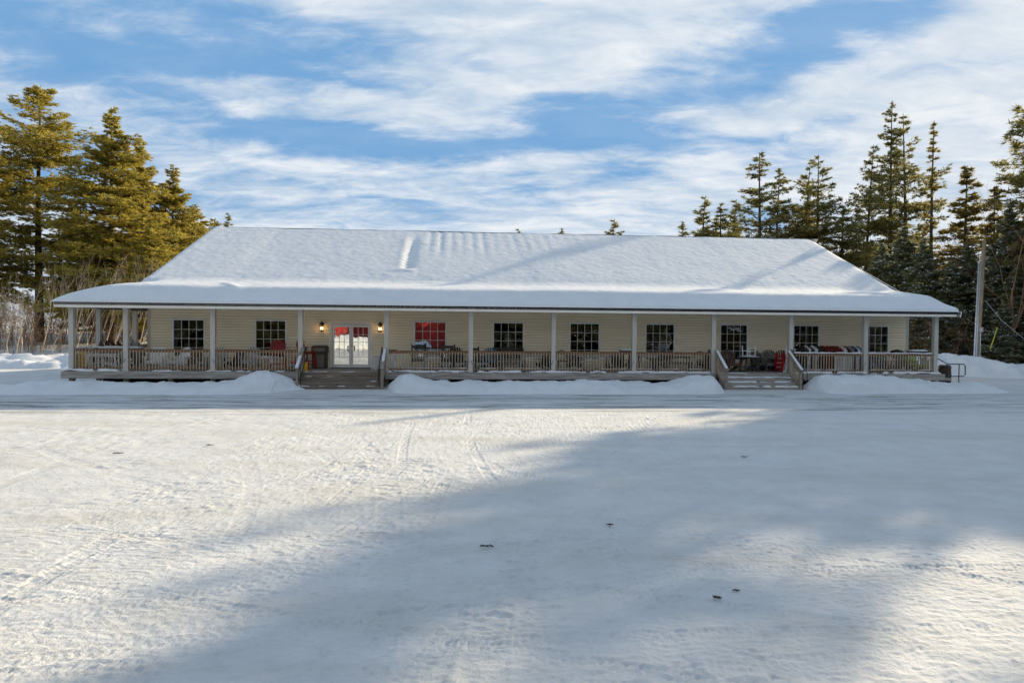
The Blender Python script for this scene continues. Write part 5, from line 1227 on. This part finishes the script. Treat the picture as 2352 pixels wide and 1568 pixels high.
e = tag(empty('guy_wire', (0, 0, 0)), 'guy wire with a yellow guard running from the pole wood down to the snow', 'wire')
a = at(2206, 695, 47); b = at(2272, 590, 46); c = at(2352, 700, 44)
MB().tube([at(2263, 690, 47.5), at(2300, 735, 45), at(2352, 778, 43)], .012, 5).build('wire', M['galv'], e)
MB().tube([at(2273, 806, 45.5), at(2291, 752, 45.5)], .035, 6).build('guard', M['guard'], e)
# ---------------------------------------------------------------- red barn behind the viewpoint
for x, y, ht in ((5, -9, 12), (7.5, -8, 13), (10, -10, 12), (12.5, -8, 13), (-19, -9, 12), (-21.5, -8, 12), (-24, -10, 13), (16, -9, 12), (20, -8, 13)):
    tree(0, 0, 0, 'hemlock', 'dark conifer behind the viewpoint, seen only mirrored in the windows', x, 1.3, 'trees mirrored in the windows', None, (x, y), ht)
b = tag(empty('red_barn', (-6.2, -24, 0), 0), 'red board barn behind the viewpoint, mirrored in the door glass', 'barn')
MB().box(-9.5, 9.5, -8, 0, -.1, 3.9).build('wall', M['barnred'], b)
MB().prism([(-10, 3.85), (10, 3.85), (10, 4.1), (-10, 4.1)], -8.5, .5).build('fascia', M['trim'], b)
MB().add([(-10.2, .7, 4.12), (10.2, .7, 4.12), (10.2, -4, 7), (-10.2, -4, 7), (10.2, -8.7, 4.12), (-10.2, -8.7, 4.12)], [(0, 1, 2, 3), (3, 2, 4, 5)]).build('roof', M['snow'], b)
for x in (-7.9,):
    f = MB().box(x-.6, x+.6, .0, .04, 1.1, 2.7).build('window', M['trim'], b); MB().box(x-.5, x+.5, .045, .05, 1.2, 2.6).build('pane', M['dark'], f)
snow_bank([(-17, -19.5, .9, 1.6), (-13, -19, 1.5, 2.0), (-9, -19.6, 1.1, 1.8), (-5, -19.2, 1.4, 2), (-1, -19.6, .5, 1.4)], 31, .2, .5)
# ---------------------------------------------------------------- bits lying on the snow
for vx, vy, s_, t_ in ((272, 1043, .11, 'dark clump of dead twigs lying on the bright snow at left'), (481, 1024, .09, 'small dark twig clump right of the larger left one on the bright snow'), (1399, 1208, .05, 'dark clump of needles lying on the shaded snow in the middle foreground'),
                      (1648, 1377, .055, 'dark pine sprig on the snow in the right foreground'), (1690, 1360, .03, 'tiny twig beside the right foreground sprig'), (1708, 1051, .07, 'small dark clump on the snow in front of the right hand stairs'), (1118, 1258, .08, 'tiny leaf on the snow near the middle of the yard')):
    d = CR.to_3x3() @ Vector(((vx-1176)/1550, (784-vy)/1550, -1)); k = -H/d.z; g = random.Random(vx)
    e = MB()
    for i in range(16):
        a = g.uniform(0, 6.28); r = s_*g.uniform(.3, 1); x, y = g.gauss(0, s_*.35), g.gauss(0, s_*.25)
        e.tube([(x, y, .025), (x+math.cos(a)*r*.5, y+math.sin(a)*r*.35, .03+s_*.08*g.random()), (x+math.cos(a)*r, y+math.sin(a)*r*.6, .02)], [.006, .005, .002], 4)
    o = e.build('twig_clump', M['litter']); o.location = (d.x*k, d.y*k, .0); tag(o, t_, 'twigs')
